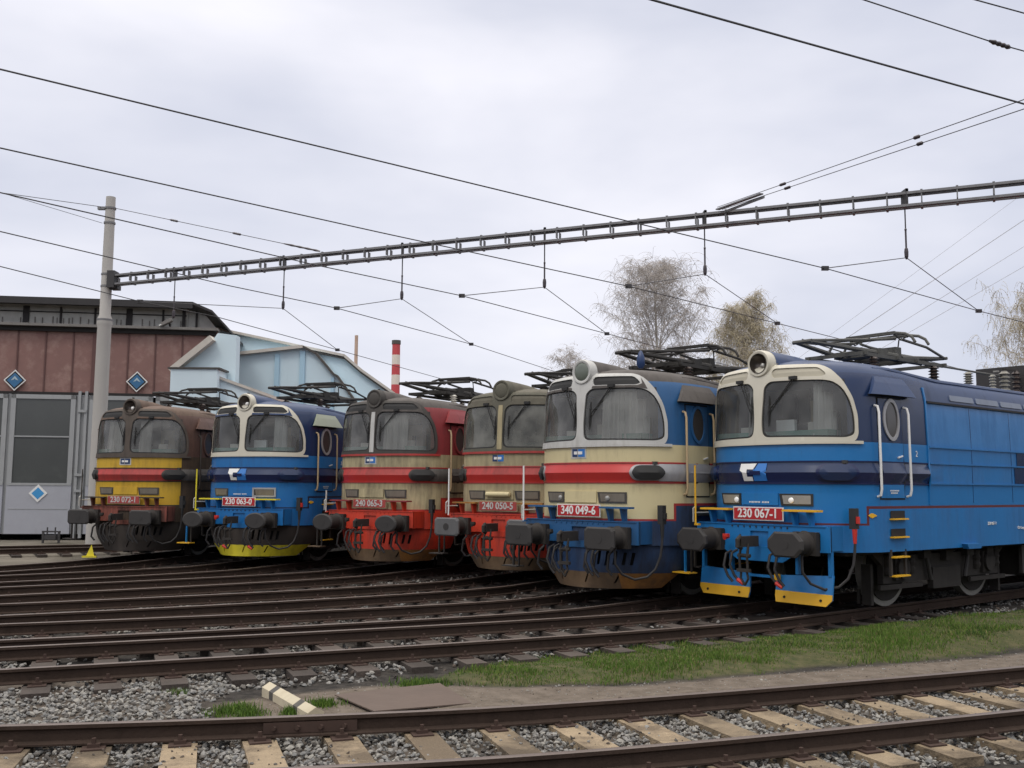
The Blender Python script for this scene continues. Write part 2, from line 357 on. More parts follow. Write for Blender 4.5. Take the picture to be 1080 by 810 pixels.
ca.data.foreach_set('color', zc.astype(np.float32).ravel())
g = bpy.data.objects.new('ground', me); COL.objects.link(g); g['kind'] = 'structure'
def gz(x, y):
    i = np.clip(np.searchsorted(xs, x)-1, 0, nx-2); j = np.clip(np.searchsorted(ys, y)-1, 0, ny-2); return GZ[j, i]
# ------------------------------------------------------------------ ballast stones
def stone_cloud(name, px, py, pz, size, mats, label, cat):
    t = (1+5**.5)/2; ico = np.array([(-1,t,0),(1,t,0),(-1,-t,0),(1,-t,0),(0,-1,t),(0,1,t),(0,-1,-t),(0,1,-t),(t,0,-1),(t,0,1),(-t,0,-1),(-t,0,1)], float); ico /= np.linalg.norm(ico[0])
    F = np.array([(0,11,5),(0,5,1),(0,1,7),(0,7,10),(0,10,11),(1,5,9),(5,11,4),(11,10,2),(10,7,6),(7,1,8),(3,9,4),(3,4,2),(3,2,6),(3,6,8),(3,8,9),(4,9,5),(2,4,11),(6,2,10),(8,6,7),(9,8,1)])
    n = len(px); r = RNG.uniform(.55, 1.25, (n, 12, 1)); V = ico[None]*r
    V = V*np.stack([RNG.uniform(.8, 1.4, n), RNG.uniform(.7, 1.1, n), RNG.uniform(.5, .85, n)], 1)[:, None, :]
    a = RNG.uniform(0, 2*PI, n); b = RNG.uniform(-.7, .7, n); ca, sa, cb, sb = np.cos(a), np.sin(a), np.cos(b), np.sin(b)
    x = V[..., 0]*cb[:, None]+V[..., 2]*sb[:, None]; z = -V[..., 0]*sb[:, None]+V[..., 2]*cb[:, None]; y = V[..., 1]
    V = np.stack([x*ca[:, None]-y*sa[:, None], x*sa[:, None]+y*ca[:, None], z], -1)*size[:, None, None]
    V += np.stack([px, py, pz], 1)[:, None, :]
    FF = (F[None]+12*np.arange(n)[:, None, None]).reshape(-1, 3)
    me = np_mesh(name, V.reshape(-1, 3), FF, mats, False)
    me.polygons.foreach_set('material_index', np.repeat(RNG.integers(0, len(mats), n), 20).astype(np.int32))
    o = bpy.data.objects.new(name, me); COL.objects.link(o); tag(o, kind='stuff', label=label, category=cat); return o
ST = [mat('ballast_grey', (.22, .213, .20), .9, var=.3), mat('ballast_blue_grey', (.16, .16, .155), .9, var=.3), mat('ballast_pale', (.25, .24, .215), .9, var=.2), mat('ballast_dark', (.10, .092, .082), .9, var=.3)]
STD = [mat('ballast_oily', (.045, .037, .031), .9, var=.3), mat('ballast_brown', (.085, .066, .052), .9, var=.3), ST[1], ST[0]]
def scatter(n, x0, x1, y0, y1): return RNG.uniform(x0, x1, n), RNG.uniform(y0, y1, n)
# near track bed + left heap
x, y = scatter(125000, -7, 12, 5.6, 17); d0_ = dist_line(x, y, TRACKS[6]); n_ = fbm(x, y, 2.5, 9)
side = gz(x, y); pmx = dist_poly(x, y, PATH)+.15*fbm(x, y, 3, 5)
heap = (x < -2.75+.35*n_) & (dist_line(x, y, TRACKS[5]) > .85) & (y < 11.6) & (y > 7)
k = (d0_ < .68) | ((d0_ >= .68) & (d0_ < 1.25+.25*n_) & (pmx > -.05)) | heap
x, y = x[k], y[k]; sz = RNG.uniform(.012, .030, len(x)); hz = gz(x, y)+RNG.uniform(.0, .045, len(x)); hz = np.where(dist_line(x, y, TRACKS[6]) > .9, hz-.01, hz)
stone_cloud('ballast', x, y, hz, sz, ST, 'grey crushed stone between the pale sleepers and heaped at the left', 'ballast')
x, y = scatter(85000, -13, 10, 9, 25); dt_ = np.full(x.shape, 1e9); din = np.full(x.shape, 1e9)
for P in TRACKS[:6]: dt_ = np.minimum(dt_, dist_line(x, y, P))
n_ = fbm(x, y, 1.7, 21)+.5*fbm(x, y, 5, 22)
k = (dt_ < 1.5) & ((n_ > .02) | (RNG.random(len(x)) < .16)) & (dist_poly(x, y, GRASS) > .0)
x, y, n_ = x[k], y[k], n_[k]; sz = RNG.uniform(.018, .036, len(x)); far_ = np.clip((y-12-.5*x)/5, 0, 1)
k = RNG.random(len(x)) > far_*.55; x, y, sz, n_ = x[k], y[k], sz[k], n_[k]
hz = gz(x, y)+RNG.uniform(-.005, .04, len(x))
cl = (n_ > .16)
stone_cloud('ballast', x[cl], y[cl], hz[cl], sz[cl], ST, 'patches of pale clean stone between the dark rails', 'ballast')
stone_cloud('ballast', x[~cl], y[~cl], hz[~cl], sz[~cl], STD, 'oily brown stone lying between the dark rails', 'ballast')
# ------------------------------------------------------------------ grass
def grass(name, x, y, h, mats, label):
    n = len(x); a = RNG.uniform(0, 2*PI, n); w = RNG.uniform(.003, .006, n); le = RNG.uniform(0, .7, n)*h; b = RNG.uniform(0, 2*PI, n); z = gz(x, y)-.01
    dx, dy = np.cos(a)*w, np.sin(a)*w; lx, ly = np.cos(b)*le, np.sin(b)*le
    V = np.stack([np.stack([x-dx, y-dy, z], 1), np.stack([x+dx, y+dy, z], 1), np.stack([x+dx*.7+lx*.4, y+dy*.7+ly*.4, z+h*.6], 1), np.stack([x-dx*.7+lx*.4, y-dy*.7+ly*.4, z+h*.6], 1), np.stack([x+lx, y+ly, z+h], 1)], 1)
    base = 5*np.arange(n)[:, None]; F = np.concatenate([base+np.array([[0,1,2]]), base+np.array([[0,2,3]]), base+np.array([[3,2,4]])])
    me = np_mesh(name, V.reshape(-1, 3), F, mats, False); mi = np.clip(np.floor(1.2+1.6*fbm(x, y, 2.1, 71)+RNG.normal(0, .8, n)), 0, 2).astype(int); mi[RNG.random(n) < .13] = len(mats)-1; me.polygons.foreach_set('material_index', np.tile(mi, 3).astype(np.int32))
    o = bpy.data.objects.new(name, me); COL.objects.link(o); tag(o, kind='stuff', label=label, category='grass'); return o
GM = [mat('grass_mid', (.072, .135, .020), .8, var=.3, spec=.2), mat('grass_bright', (.11, .17, .03), .8, var=.25, spec=.2), mat('grass_dark', (.04, .08, .018), .8, var=.3, spec=.2), mat('grass_dry', (.19, .165, .075), .9, var=.3, spec=.2)]
x, y = scatter(1100000, -1.4, 20, 10, 26); gd = dist_poly(x, y, GRASS)+.16*fbm(x, y, 3, 1)+.10*fbm(x, y, 9, 31); pn = fbm(x, y, 1.6, 33)
k = (gd < 0) & ((gd < -.35) | (RNG.random(len(x)) < .55)) & ((pn < .36) | (RNG.random(len(x)) < .22))
x, y = x[k], y[k]; hh = RNG.uniform(.015, .06, len(x))*(1+.9*fbm(x, y, 3.2, 35)+.4*fbm(x, y, 11, 36))
grass('grass', x, y, np.clip(hh, .012, .12), GM, 'strip of short green grass between the dirt path and the blue locomotive')
# tufts by the white marker post
tx, ty = [], []
for cx, cy, rr, nn in ((-2.55, 9.35, .20, 900), (-1.75, 9.55, .16, 500), (-2.35, 9.15, .15, 500), (-3.3, 10.1, .1, 150), (-.9, 10.6, .3, 900), (-1.95, 9.2, .12, 500)):
    tx.append(RNG.normal(cx, rr*.5, nn)); ty.append(RNG.normal(cy, rr*.45, nn))
x, y = np.concatenate(tx), np.concatenate(ty)
grass('grass', x, y, RNG.uniform(.03, .085, len(x)), GM[:3], 'small green tufts beside the pale striped marker post')
# pebbles and litter on the path
x, y = scatter(26000, -3, 16, 8.4, 20); k = (dist_poly(x, y, PATH) < -.05); x, y = x[k], y[k]; sz = RNG.uniform(.003, .010, len(x))
big = RNG.random(len(x)) < .05; sz[big] *= 2
stone_cloud('gravel', x, y, gz(x, y)+.001, sz, [ST[0], ST[2], STD[1]], 'loose pebbles scattered on the trodden dirt path', 'gravel')
x, y = scatter(16000, -5, 12, 5.8, 17); d_ = dist_line(x, y, TRACKS[6]); k = (d_ < 1.2) & (fbm(x, y, 3.5, 44) > -.1); x, y = x[k], y[k]
stone_cloud('gravel', x, y, np.full(len(x), -.163), RNG.uniform(.004, .015, len(x))*RNG.choice([1, 1, 1.5], len(x)), [ST[0], STD[1], STD[0], ST[3]], 'chips and dirt scattered on the pale sleepers', 'gravel')
# marker post and steel sheet
m_post = mat('marker_concrete', (.48, .43, .32), .85, 0, .35, (.2, .15, .08), streak=False, var=.15); m_bandg = mat('marker_dark_band', (.055, .052, .05), .8, var=.4, dirt=.3, dcol=(.3, .26, .2), streak=False); m_black = mat('matt_black', (.02, .02, .02), .7, var=.3)
A, B = Vector((-2.38, 10.05, -.20)), Vector((-1.70, 8.93, -.20)); d = (B-A); L = d.length
mb = MB(); pr = [(-.075,-.03),(.075,-.03),(.075,.06),(0,.105),(-.075,.06)]
cuts = [0, .17, .26, .70, .79, 1]; ms = [m_post, m_bandg, m_post, m_bandg, m_post]
for i in range(5):
    vs = [((cuts[i]+(0 if j == 0 else cuts[i+1]-cuts[i]))*L, a, z) for j in (0, 1) for a, z in pr]
    fs = [(k, (k+1) % 5, 5+(k+1) % 5, 5+k) for k in range(5)]
    if i == 0: fs.append((4,3,2,1,0))
    if i == 4: fs.append((5,6,7,8,9))
    mb.add(vs, fs, ms[i])
o = mb.build('marker_post', loc=A); o.rotation_euler = (0, 0, math.atan2(d.y, d.x))
tag(o, label='pale concrete marker post with two black bands, lying in the gravel', category='marker post')
m_sheet = mat('rusty_sheet', (.110, .080, .064), .75, .2, .35, (.15, .12, .1), streak=False, var=.25, scale=2.5, bump=.15)
mb = MB(); q = [(-1.70, 9.86), (-.72, 10.42), (-.36, 9.60), (-1.22, 9.14)]; zz = [-.175, -.165, -.19, -.17]
mb.add([(a, b, z) for (a, b), z in zip(q, zz)]+[(a, b, z-.012) for (a, b), z in zip(q, zz)], [(0,3,2,1)[::-1],(4,5,6,7)[::-1],(0,1,5,4),(1,2,6,5),(2,3,7,6),(3,0,4,7)], m_sheet)
tag(mb.build('steel_sheet'), label='rusty brown steel cover sheet lying flat on the dirt beside the rail', category='steel sheet')
# ------------------------------------------------------------------ locomotives
HALF = 1.475; LEN = 16.44
ctrl = [(.60,0),(.608,.25),(.64,.50),(.71,.76),(.83,.99),(1.0,1.18),(1.2,1.32),(1.45,1.425),(1.8,1.475)]
_oc = [Vector(p) for p in catmull(ctrl, 6)]; _oc += [Vector((1.8+.2*i, 1.475)) for i in range(1, 32)]; _oc.append(Vector((LEN/2, 1.475)))
_oa = [0.]
for p, q in zip(_oc, _oc[1:]): _oa.append(_oa[-1]+(q-p).length)
AMAX = _oa[-1]
def outl(a):
    s = -1 if a < 0 else 1; a = min(abs(a), AMAX-1e-6); i = int(np.searchsorted(_oa, a, side='right'))-1; i = max(0, min(i, len(_oa)-2))
    f = (a-_oa[i])/(_oa[i+1]-_oa[i]); p = _oc[i].lerp(_oc[i+1], f)
    d0 = (_oc[min(i+1, len(_oc)-1)]-_oc[max(i-1, 0)]).normalized(); d1 = (_oc[min(i+2, len(_oc)-1)]-_oc[i]).normalized(); d = d0.lerp(d1, f).normalized()
    n = (-d.y, d.x)      # outward (towards -s at the front, +t at the side)
    return p.x, p.y*s, n[0], n[1]*s
def a_of_t(t): return float(np.interp(abs(t), [p.y for p in _oc[:49]], _oa[:49]))*(1 if t >= 0 else -1)
def a_of_s(s): return float(np.interp(s, [p.x for p in _oc[20:]], _oa[20:]))
IZ = ([0, 2.55, 3.2, 3.3, 3.5, 3.62, 3.70, 3.76, 3.81, 3.86, 3.90], [0, 0, .02, .03, .065, .11, .17, .26, .44, .80, 1.475])
FZ = ([0, 2.5, 3.3, 3.62, 3.74, 3.80, 3.86, 3.90], [0, 0, .04, .075, .12, .26, .55, 1.2])
def bulge(a, z):
    k = max(0, 1-abs(z-2.095)/.155)*.055 if abs(a) < A295 else 0
    return k
A295 = a_of_s(2.95)
def SP(a, z, off=0.):
    s, t, ns, ntt = outl(a); I = float(np.interp(z, *IZ)); F = float(np.interp(z, *FZ)); w = max(0, min(1, 1-(s-.6)/1.2))
    o = off+bulge(a, z); s2 = s+F*w+ns*o; t2 = t*(HALF-I)/HALF+ntt*o
    if z > 3.25: z = 3.25+(z-3.25)*(1-.20*max(0, min(1, (s-2.4)/1.1)))      # the machine-room roof sits a little lower than the cabs
    return Vector((s2, -t2, z))
def patch(mb, outer, holes, m, off=.01, thick=.02, grid=.09, surf=SP, mside=None):
    outer = resample(outer, grid); holes = [resample(h, grid*.6) for h in holes]; V = []; E = []
    for L in [outer]+holes:
        o = len(V); V += [Vector(p) for p in L]; E += [(o+i, o+(i+1) % len(L)) for i in range(len(L))]
    x0 = min(p[0] for p in outer); x1 = max(p[0] for p in outer); y0 = min(p[1] for p in outer); y1 = max(p[1] for p in outer)
    nx_ = int((x1-x0)/grid); ny_ = int((y1-y0)/grid); 
    for i in range(1, nx_+1):
        for j in range(1, ny_+1):
            p = (x0+(x1-x0)*i/(nx_+1), y0+(y1-y0)*j/(ny_+1))
            if inpoly(p, outer) and not any(inpoly(p, h) for h in holes): V.append(Vector(p))
    r = delaunay_2d_cdt(V, E, [], 0, 1e-5); vo, fo = r[0], r[2]
    keep = [f for f in fo if (lambda c: inpoly(c, outer) and not any(inpoly(c, h) for h in holes))((sum(vo[i].x for i in f)/len(f), sum(vo[i].y for i in f)/len(f)))]
    mb.add([surf(p.x, p.y, off) for p in vo], [tuple(f) for f in keep], m)
    if thick > 0:
        for L in [outer]+holes:
            n = len(L); mb.add([surf(a, z, off) for a, z in L]+[surf(a, z, off-thick) for a, z in L], [(i, (i+1) % n, n+(i+1) % n, n+i) for i in range(n)], mside or m)
    return mb
ZL = [.92, 1.1, 1.315, 1.345, 1.56, 1.60, 1.76, 1.94, 2.0, 2.095, 2.19, 2.25, 2.27, 2.515, 2.55, 2.62, 2.8, 3.0, 3.2, 3.25, 3.3, 3.4, 3.5, 3.6, 3.65, 3.70, 3.74, 3.77, 3.80, 3.83, 3.86, 3.885, 3.90]
AL = sorted(set([0, .15, .3, .45, .6, .75, .9, 1.05, 1.2, 1.3, 1.4, 1.5, 1.6, 1.7, 1.8, a_of_s(1.32), a_of_s(1.36)] + [a_of_s(s) for s in (1.6, 1.9, 2.2, 2.5, 2.92, 2.95, 3.5, 4.2, 5, 5.8, 6.4, 7.2, 7.7, 8.2)]))
KA = .935
def ka(L): return [(a*KA, z) for a, z in L]
MASK_R = ka([(0,2.565),(1.42,2.545),(1.61,2.56),(1.665,2.66),(1.665,2.95),(1.59,3.22),(1.46,3.47),(1.30,3.66),(1.16,3.735),(.34,3.76),(.22,3.79),(0,3.82)])
def mask_limit(z): return float(np.interp(z, [2.56, 2.68, 2.92, 3.18, 3.50], [1.36, 1.36, 1.36, 1.30, 1.06]))
WIN_R = ka([(.09,2.635),(1.46,2.615),(1.61,2.66),(1.61,2.92),(1.545,3.17),(1.43,3.37),(1.29,3.465),(1.12,3.49),(.22,3.50),(.11,3.42),(.07,2.9)])
VENT_R = ka([(.27,3.555),(1.12,3.54),(1.22,3.57),(1.12,3.685),(.32,3.70),(.26,3.66)])
def mir(L): return [(-a, z) for a, z in L][::-1]
def M_(nm, c, **k): return mat(nm, c, **k)
pal = dict(
 blue=M_('blue_gloss_paint', (.016, .165, .43), bump=.10, rough=.27, dirt=.22, dcol=(.02, .05, .10), var=.08, scale=1.5),
 blue2=M_('blue_paint', (.014, .145, .40), bump=.10, rough=.3, dirt=.3, dcol=(.02, .03, .05), var=.1, scale=2),
 bluside=M_('blue_rib_shade_paint', (.018, .165, .43), rough=.28, dirt=.5, dcol=(.014, .095, .26), var=.1, scale=1.2, bump=.12),  # darker vertical streaks put rib shading into the side colour
 navy=M_('navy_gloss_paint', (.014, .030, .085), rough=.22, dirt=.15, dcol=(.02, .02, .025), var=.15, scale=1.5),
 bar=M_('dark_navy_and_band_shade', (.012, .02, .075), rough=.22, dirt=.1, var=.1),  # dark navy trim; on the band's lower facet it paints in shade
 cream=M_('cream_paint', (.60, .52, .30), rough=.4, dirt=.28, dcol=(.16, .12, .08), var=.08),
 cream2=M_('grimy_cream_paint', (.50, .43, .25), rough=.5, dirt=.62, dcol=(.07, .055, .04), var=.12),
 cream3=M_('dull_cream_paint', (.42, .36, .21), rough=.55, dirt=.55, dcol=(.14, .11, .075), var=.1),
 red=M_('red_band_paint', (.50, .035, .030), rough=.33, dirt=.2, dcol=(.12, .04, .035), var=.1),
 red2=M_('faded_red_paint', (.42, .035, .03), rough=.5, dirt=.5, dcol=(.08, .04, .035), var=.15),
 beamred=M_('orange_red_paint', (.62, .05, .022), rough=.45, dirt=.45, dcol=(.05, .02, .015), var=.15),
 salmon=M_('weathered_salmon_paint', (.36, .095, .065), rough=.75, dirt=.78, dcol=(.04, .025, .02), var=.2),
 upred=M_('dull_crimson_paint', (.24, .03, .034), rough=.5, dirt=.45, dcol=(.045, .02, .02), var=.15),
 mblue=M_('middle_blue_paint', (.018, .095, .24), rough=.4, dirt=.4, dcol=(.03, .04, .05), var=.1),
 dblue=M_('skirt_blue_paint', (.014, .05, .14), rough=.55, dirt=.62, dcol=(.02, .02, .022), var=.15),
 yellow=M_('ochre_yellow_paint', (.58, .36, .025), rough=.45, dirt=.42, dcol=(.09, .055, .02), var=.12),
 brown=M_('brown_upper_paint', (.10, .050, .036), rough=.5, dirt=.5, dcol=(.03, .02, .018), var=.25),
 sideb=M_('sooty_brown_side', (.085, .052, .028), rough=.7, dirt=.7, dcol=(.025, .02, .016), var=.3),
 maskc=M_('cream_white_frame', (.56, .53, .44), rough=.4, dirt=.2, dcol=(.3, .27, .2), var=.05),
 ventc=M_('shaded_cream', (.40, .37, .29), rough=.6, dirt=.3, dcol=(.2, .18, .14), var=.08),  # frame cream darkened: shade of the recess put into the colour
 maskw=M_('off_white_frame', (.50, .50, .48), rough=.5, dirt=.42, dcol=(.2, .18, .15), var=.08),
 masko=M_('olive_grime_frame', (.105, .10, .075), rough=.8, dirt=.4, dcol=(.07, .06, .045), var=.2),
 maskk=M_('sooty_black_frame', (.055, .05, .045), rough=.75, dirt=.4, dcol=(.03, .026, .022), var=.3),
 maskb=M_('sooty_brown_frame', (.085, .068, .055), rough=.75, dirt=.5, dcol=(.04, .03, .025), var=.3),
 roofn=M_('navy_roof', (.018, .042, .115), rough=.35, dirt=.3, dcol=(.03, .03, .035), var=.2),
 roofg=M_('sooty_grey_roof', (.095, .085, .078), rough=.8, dirt=.5, dcol=(.045, .038, .034), var=.25),
 roofo=M_('olive_grey_roof', (.12, .11, .082), rough=.8, dirt=.5, dcol=(.06, .05, .04), var=.25),
 roofb=M_('brown_roof', (.13, .085, .062), rough=.75, dirt=.5, dcol=(.045, .035, .028), var=.3),
 line=M_('dark_red_line', (.11, .018, .022), rough=.4, var=.1), linered=M_('red_line', (.33, .03, .028), rough=.4, dirt=.3, var=.1), linen=M_('dark_navy_line', (.012, .016, .04), rough=.4, var=.1),
 silver=M_('silver_panel', (.36, .36, .37), rough=.42, metal=.3, dirt=.35, dcol=(.12, .11, .10), var=.1),
 silverd=M_('sooty_silver_panel', (.14, .13, .12), rough=.6, metal=.2, dirt=.6, dcol=(.04, .035, .03), var=.2),
 black=m_black, under=M_('underframe_grime', (.030, .026, .023), rough=.85, dirt=.4, dcol=(.015, .013, .012), var=.4, scale=5),
 tyre=M_('worn_wheel_tyre', (.30, .29, .27), rough=.5, metal=.5, dirt=.3, dcol=(.1, .09, .08)), buff=M_('buffer_black', (.030, .028, .027), rough=.62, dirt=.35, dcol=(.07, .06, .055), streak=False, var=.25),
 buffg=M_('buffer_grey', (.11, .11, .112), rough=.6, dirt=.4, dcol=(.05, .045, .04), streak=False, var=.2),
 yel=M_('safety_yellow', (.72, .40, .02), rough=.45, dirt=.15, dcol=(.15, .1, .03), var=.08), yelg=M_('lemon_yellow', (.72, .62, .03), rough=.5, dirt=.3, dcol=(.12, .1, .03), var=.1),
 plowb=M_('rusty_plough', (.16, .10, .052), rough=.8, dirt=.6, dcol=(.05, .038, .028), streak=False, var=.3), plowk=M_('black_plough', (.04, .032, .027), rough=.8, dirt=.4, var=.4),
 ploworange=M_('dirty_orange_paint', (.42, .18, .03), rough=.7, dirt=.6, dcol=(.07, .045, .03), streak=False, var=.2),
 white=M_('white_paint', (.75, .75, .73), rough=.4, dirt=.08, dcol=(.3, .3, .28), var=.04), greyw=M_('grey_handrail', (.5, .49, .45), rough=.4, dirt=.2, var=.05), rail_brass=M_('tan_handrail', (.45, .34, .2), rough=.4, var=.1),
 plate=M_('plate_red', (.42, .018, .022), rough=.4, dirt=.12, dcol=(.12, .03, .03), var=.08), plated=M_('faded_plate_red', (.36, .05, .045), rough=.55, dirt=.45, dcol=(.12, .06, .05), var=.15),
 logob=M_('logo_light_blue', (.03, .17, .50), rough=.35, var=.04), logon=M_('logo_navy', (.015, .04, .12), rough=.35, var=.04), seam=M_('joint_and_recess_dark', (.012, .012, .014), rough=.8, var=.1),
 lamp=M_('lamp_reflector', (.42, .41, .38), rough=.22, metal=.5, dirt=.25, dcol=(.15, .13, .1), var=.1), lampd=M_('grimy_lamp_glass', (.16, .14, .11), rough=.45, dirt=.5, dcol=(.07, .055, .04), var=.2),
 chrome=M_('lamp_bulb', (.95, .95, .92), rough=.1, var=.02), lensd=M_('headlamp_glass_dark', (.05, .045, .042), rough=.12, var=.2), lensg=M_('headlamp_glass_green', (.13, .15, .125), rough=.3, dirt=.3, dcol=(.08, .08, .06), var=.2),
 lensin=M_('headlamp_reflector', (.10, .085, .075), rough=.3, metal=.6, dirt=.2, var=.15),
 redc=M_('red_coupling_cap', (.55, .03, .02), rough=.5, dirt=.2, var=.1), rubber=M_('rubber_hose', (.022, .02, .02), rough=.6, var=.2),
 panto=M_('pantograph_steel', (.10, .10, .092), rough=.65, metal=.3, dirt=.3, var=.25), pantod=M_('sooty_pantograph_steel', (.035, .033, .030), rough=.7, metal=.2, dirt=.3, var=.3),
 insul=M_('insulator_brown', (.055, .04, .035), rough=.35, var=.2), insulg=M_('insulator_grey', (.30, .29, .25), rough=.35, dirt=.4, var=.1), insulw=M_('insulator_white', (.62, .60, .54), rough=.35, dirt=.2, dcol=(.3, .27, .2), var=.1),
 teal=M_('desk_teal', (.16, .33, .27), rough=.5, var=.1), inner=M_('cab_lining', (.50, .48, .43), rough=.7, var=.08, dirt=.2), curtain=M_('cab_curtain', (.60, .59, .56), rough=.9, var=.15), dark=M_('cab_dark', (.05, .048, .045), rough=.8, var=.2),
 panelg=M_('grey_green_panel', (.26, .29, .22), rough=.4, dirt=.25, var=.1), panell=M_('roof_light_panel', (.15, .18, .24), rough=.35, dirt=.3, dcol=(.1, .1, .12), var=.15), seat=M_('seat_fabric', (.35, .30, .2), rough=.9, var=.1),
)
GL = {'clear': glass_mat('windscreen_glass', (.92, .96, .95), .10, (.50, .50, .48)), 'grime': glass_mat('grimy_windscreen_glass', (.5, .52, .50), .66, (.16, .16, .14)), 'mid': glass_mat('dusty_windscreen_glass', (.86, .88, .86), .18, (.44, .44, .42))}
P_ = pal
SCH = {
 '067': dict(upper='navy', side='bluside', roof='roofn', waist='blue', bandT='navy', bandB='bar', low='blue', sk='bluside', line='line', mask='maskc', fr='maskc', skirt='blue', edge='yel', beam='blue', plow='split', rail='yel', pole='yel', glass='clear', plate='plate', num='230 067-1', lamp='lamp', lens='lensd', hand='white', panto='panto', silver=None, oval='navy', canopy='roofn', buff='buff', vent='ventc', mtop='maskc', wframe='maskc', vsil='maskc'),
 '049': dict(upper='mblue', side='mblue', roof='roofg', waist='cream', bandT='red', bandB='red', low='cream', sk='dblue', line='linered', mask='maskw', fr='maskw', skirt='dblue', edge='ploworange', beam='mblue', plow='full', rail='mblue', pole='white', glass='mid', plate='plate', num='340 049-6', lamp='lampd', lens='lensg', hand='rail_brass', panto='pantod', silver='silver', oval='black', canopy='roofg', buff='buff', vent='black', mtop='roofg', wframe='maskw', vsil='maskw'),
 '050': dict(upper='upred', side='upred', roof='roofo', waist='cream3', bandT='red2', bandB='red', low='cream3', sk='beamred', line='linered', mask='masko', fr='masko', skirt='beamred', edge='plowb', beam='beamred', plow='full', rail='ploworange', pole='white', glass='grime', plate='plated', num='240 050-5', lamp='lampd', lens='masko', hand='rail_brass', panto='pantod', silver='silverd', oval='black', canopy='upred', buff='buffg', vent='roofo', mtop='roofo', wframe='masko', vsil='cream3'),
 '065': dict(upper='upred', side='upred', roof='roofg', waist='cream2', bandT='red2', bandB='red', low='cream2', sk='beamred', line='linered', mask='maskk', fr='maskk', skirt='beamred', edge='ploworange', beam='beamred', plow='full', rail='upred', pole='greyw', glass='mid', plate='plated', num='240 065-3', lamp='lampd', lens='maskk', hand='rail_brass', panto='pantod', silver='silverd', oval='black', canopy='upred', buff='buff', vent='black', mtop='roofg', wframe='maskk', vsil='maskw'),
 '063': dict(upper='navy', side='blue2', roof='roofn', waist='blue2', bandT='navy', bandB='bar', low='blue2', sk='blue2', line='linen', mask='maskc', fr='maskc', skirt='plowk', edge='yelg', beam='blue2', plow='full', rail='yelg', pole='yelg', glass='clear', plate='plate', num='230 063-0', lamp='lampd', lens='lensd', hand='rail_brass', panto='pantod', silver=None, oval='bar', canopy='panelg', buff='buff', vent='black', mtop='roofn', wframe='maskc', vsil='maskc'),
 '072': dict(upper='brown', side='sideb', roof='roofb', waist='yellow', bandT='red2', bandB='red2', low='yellow', sk='sideb', line='plowk', mask='maskb', fr='maskb', skirt='plowk', edge='plowk', beam='salmon', plow='full', rail='plowk', pole='plowk', glass='mid', plate='plated', num='230 072-1', lamp='lampd', lens='lensd', hand='plowk', panto='pantod', silver='silverd', oval='black', canopy='brown', buff='buff', vent='black', mtop='roofb', wframe='maskb', vsil='maskb'),
}
LABEL = {
 '067': 'clean bright blue electric locomotive with navy band, nearest and rightmost, numbered 230 067-1',
 '049': 'cream locomotive with dark blue skirt, blue cab side and off-white window frame, numbered 340 049-6',
 '050': 'cream and red locomotive with dull grey grimy windscreens and olive roof, numbered 240 050-5',
 '065': 'dirty red and cream locomotive with sooty black window surround, numbered 240 065-3',
 '063': 'blue locomotive with navy band and lemon yellow plough edge, numbered 230 063-0',
 '072': 'ochre yellow and sooty brown locomotive, farthest left by the concrete mast, numbered 230 072-1'}
def frontm(t, z, s):   # matrix for text on a plane facing -s; x runs to the viewer's right (= +t = -y)
    return Matrix(((0, 0, -1, s), (-1, 0, 0, -t), (0, 1, 0, z), (0, 0, 0, 1)))
def sidem(s, z, t):    # text on the side facing +t; x runs along +s
    return Matrix(((1, 0, 0, s), (0, 0, -1, -t), (0, 1, 0, z), (0, 0, 0, 1)))
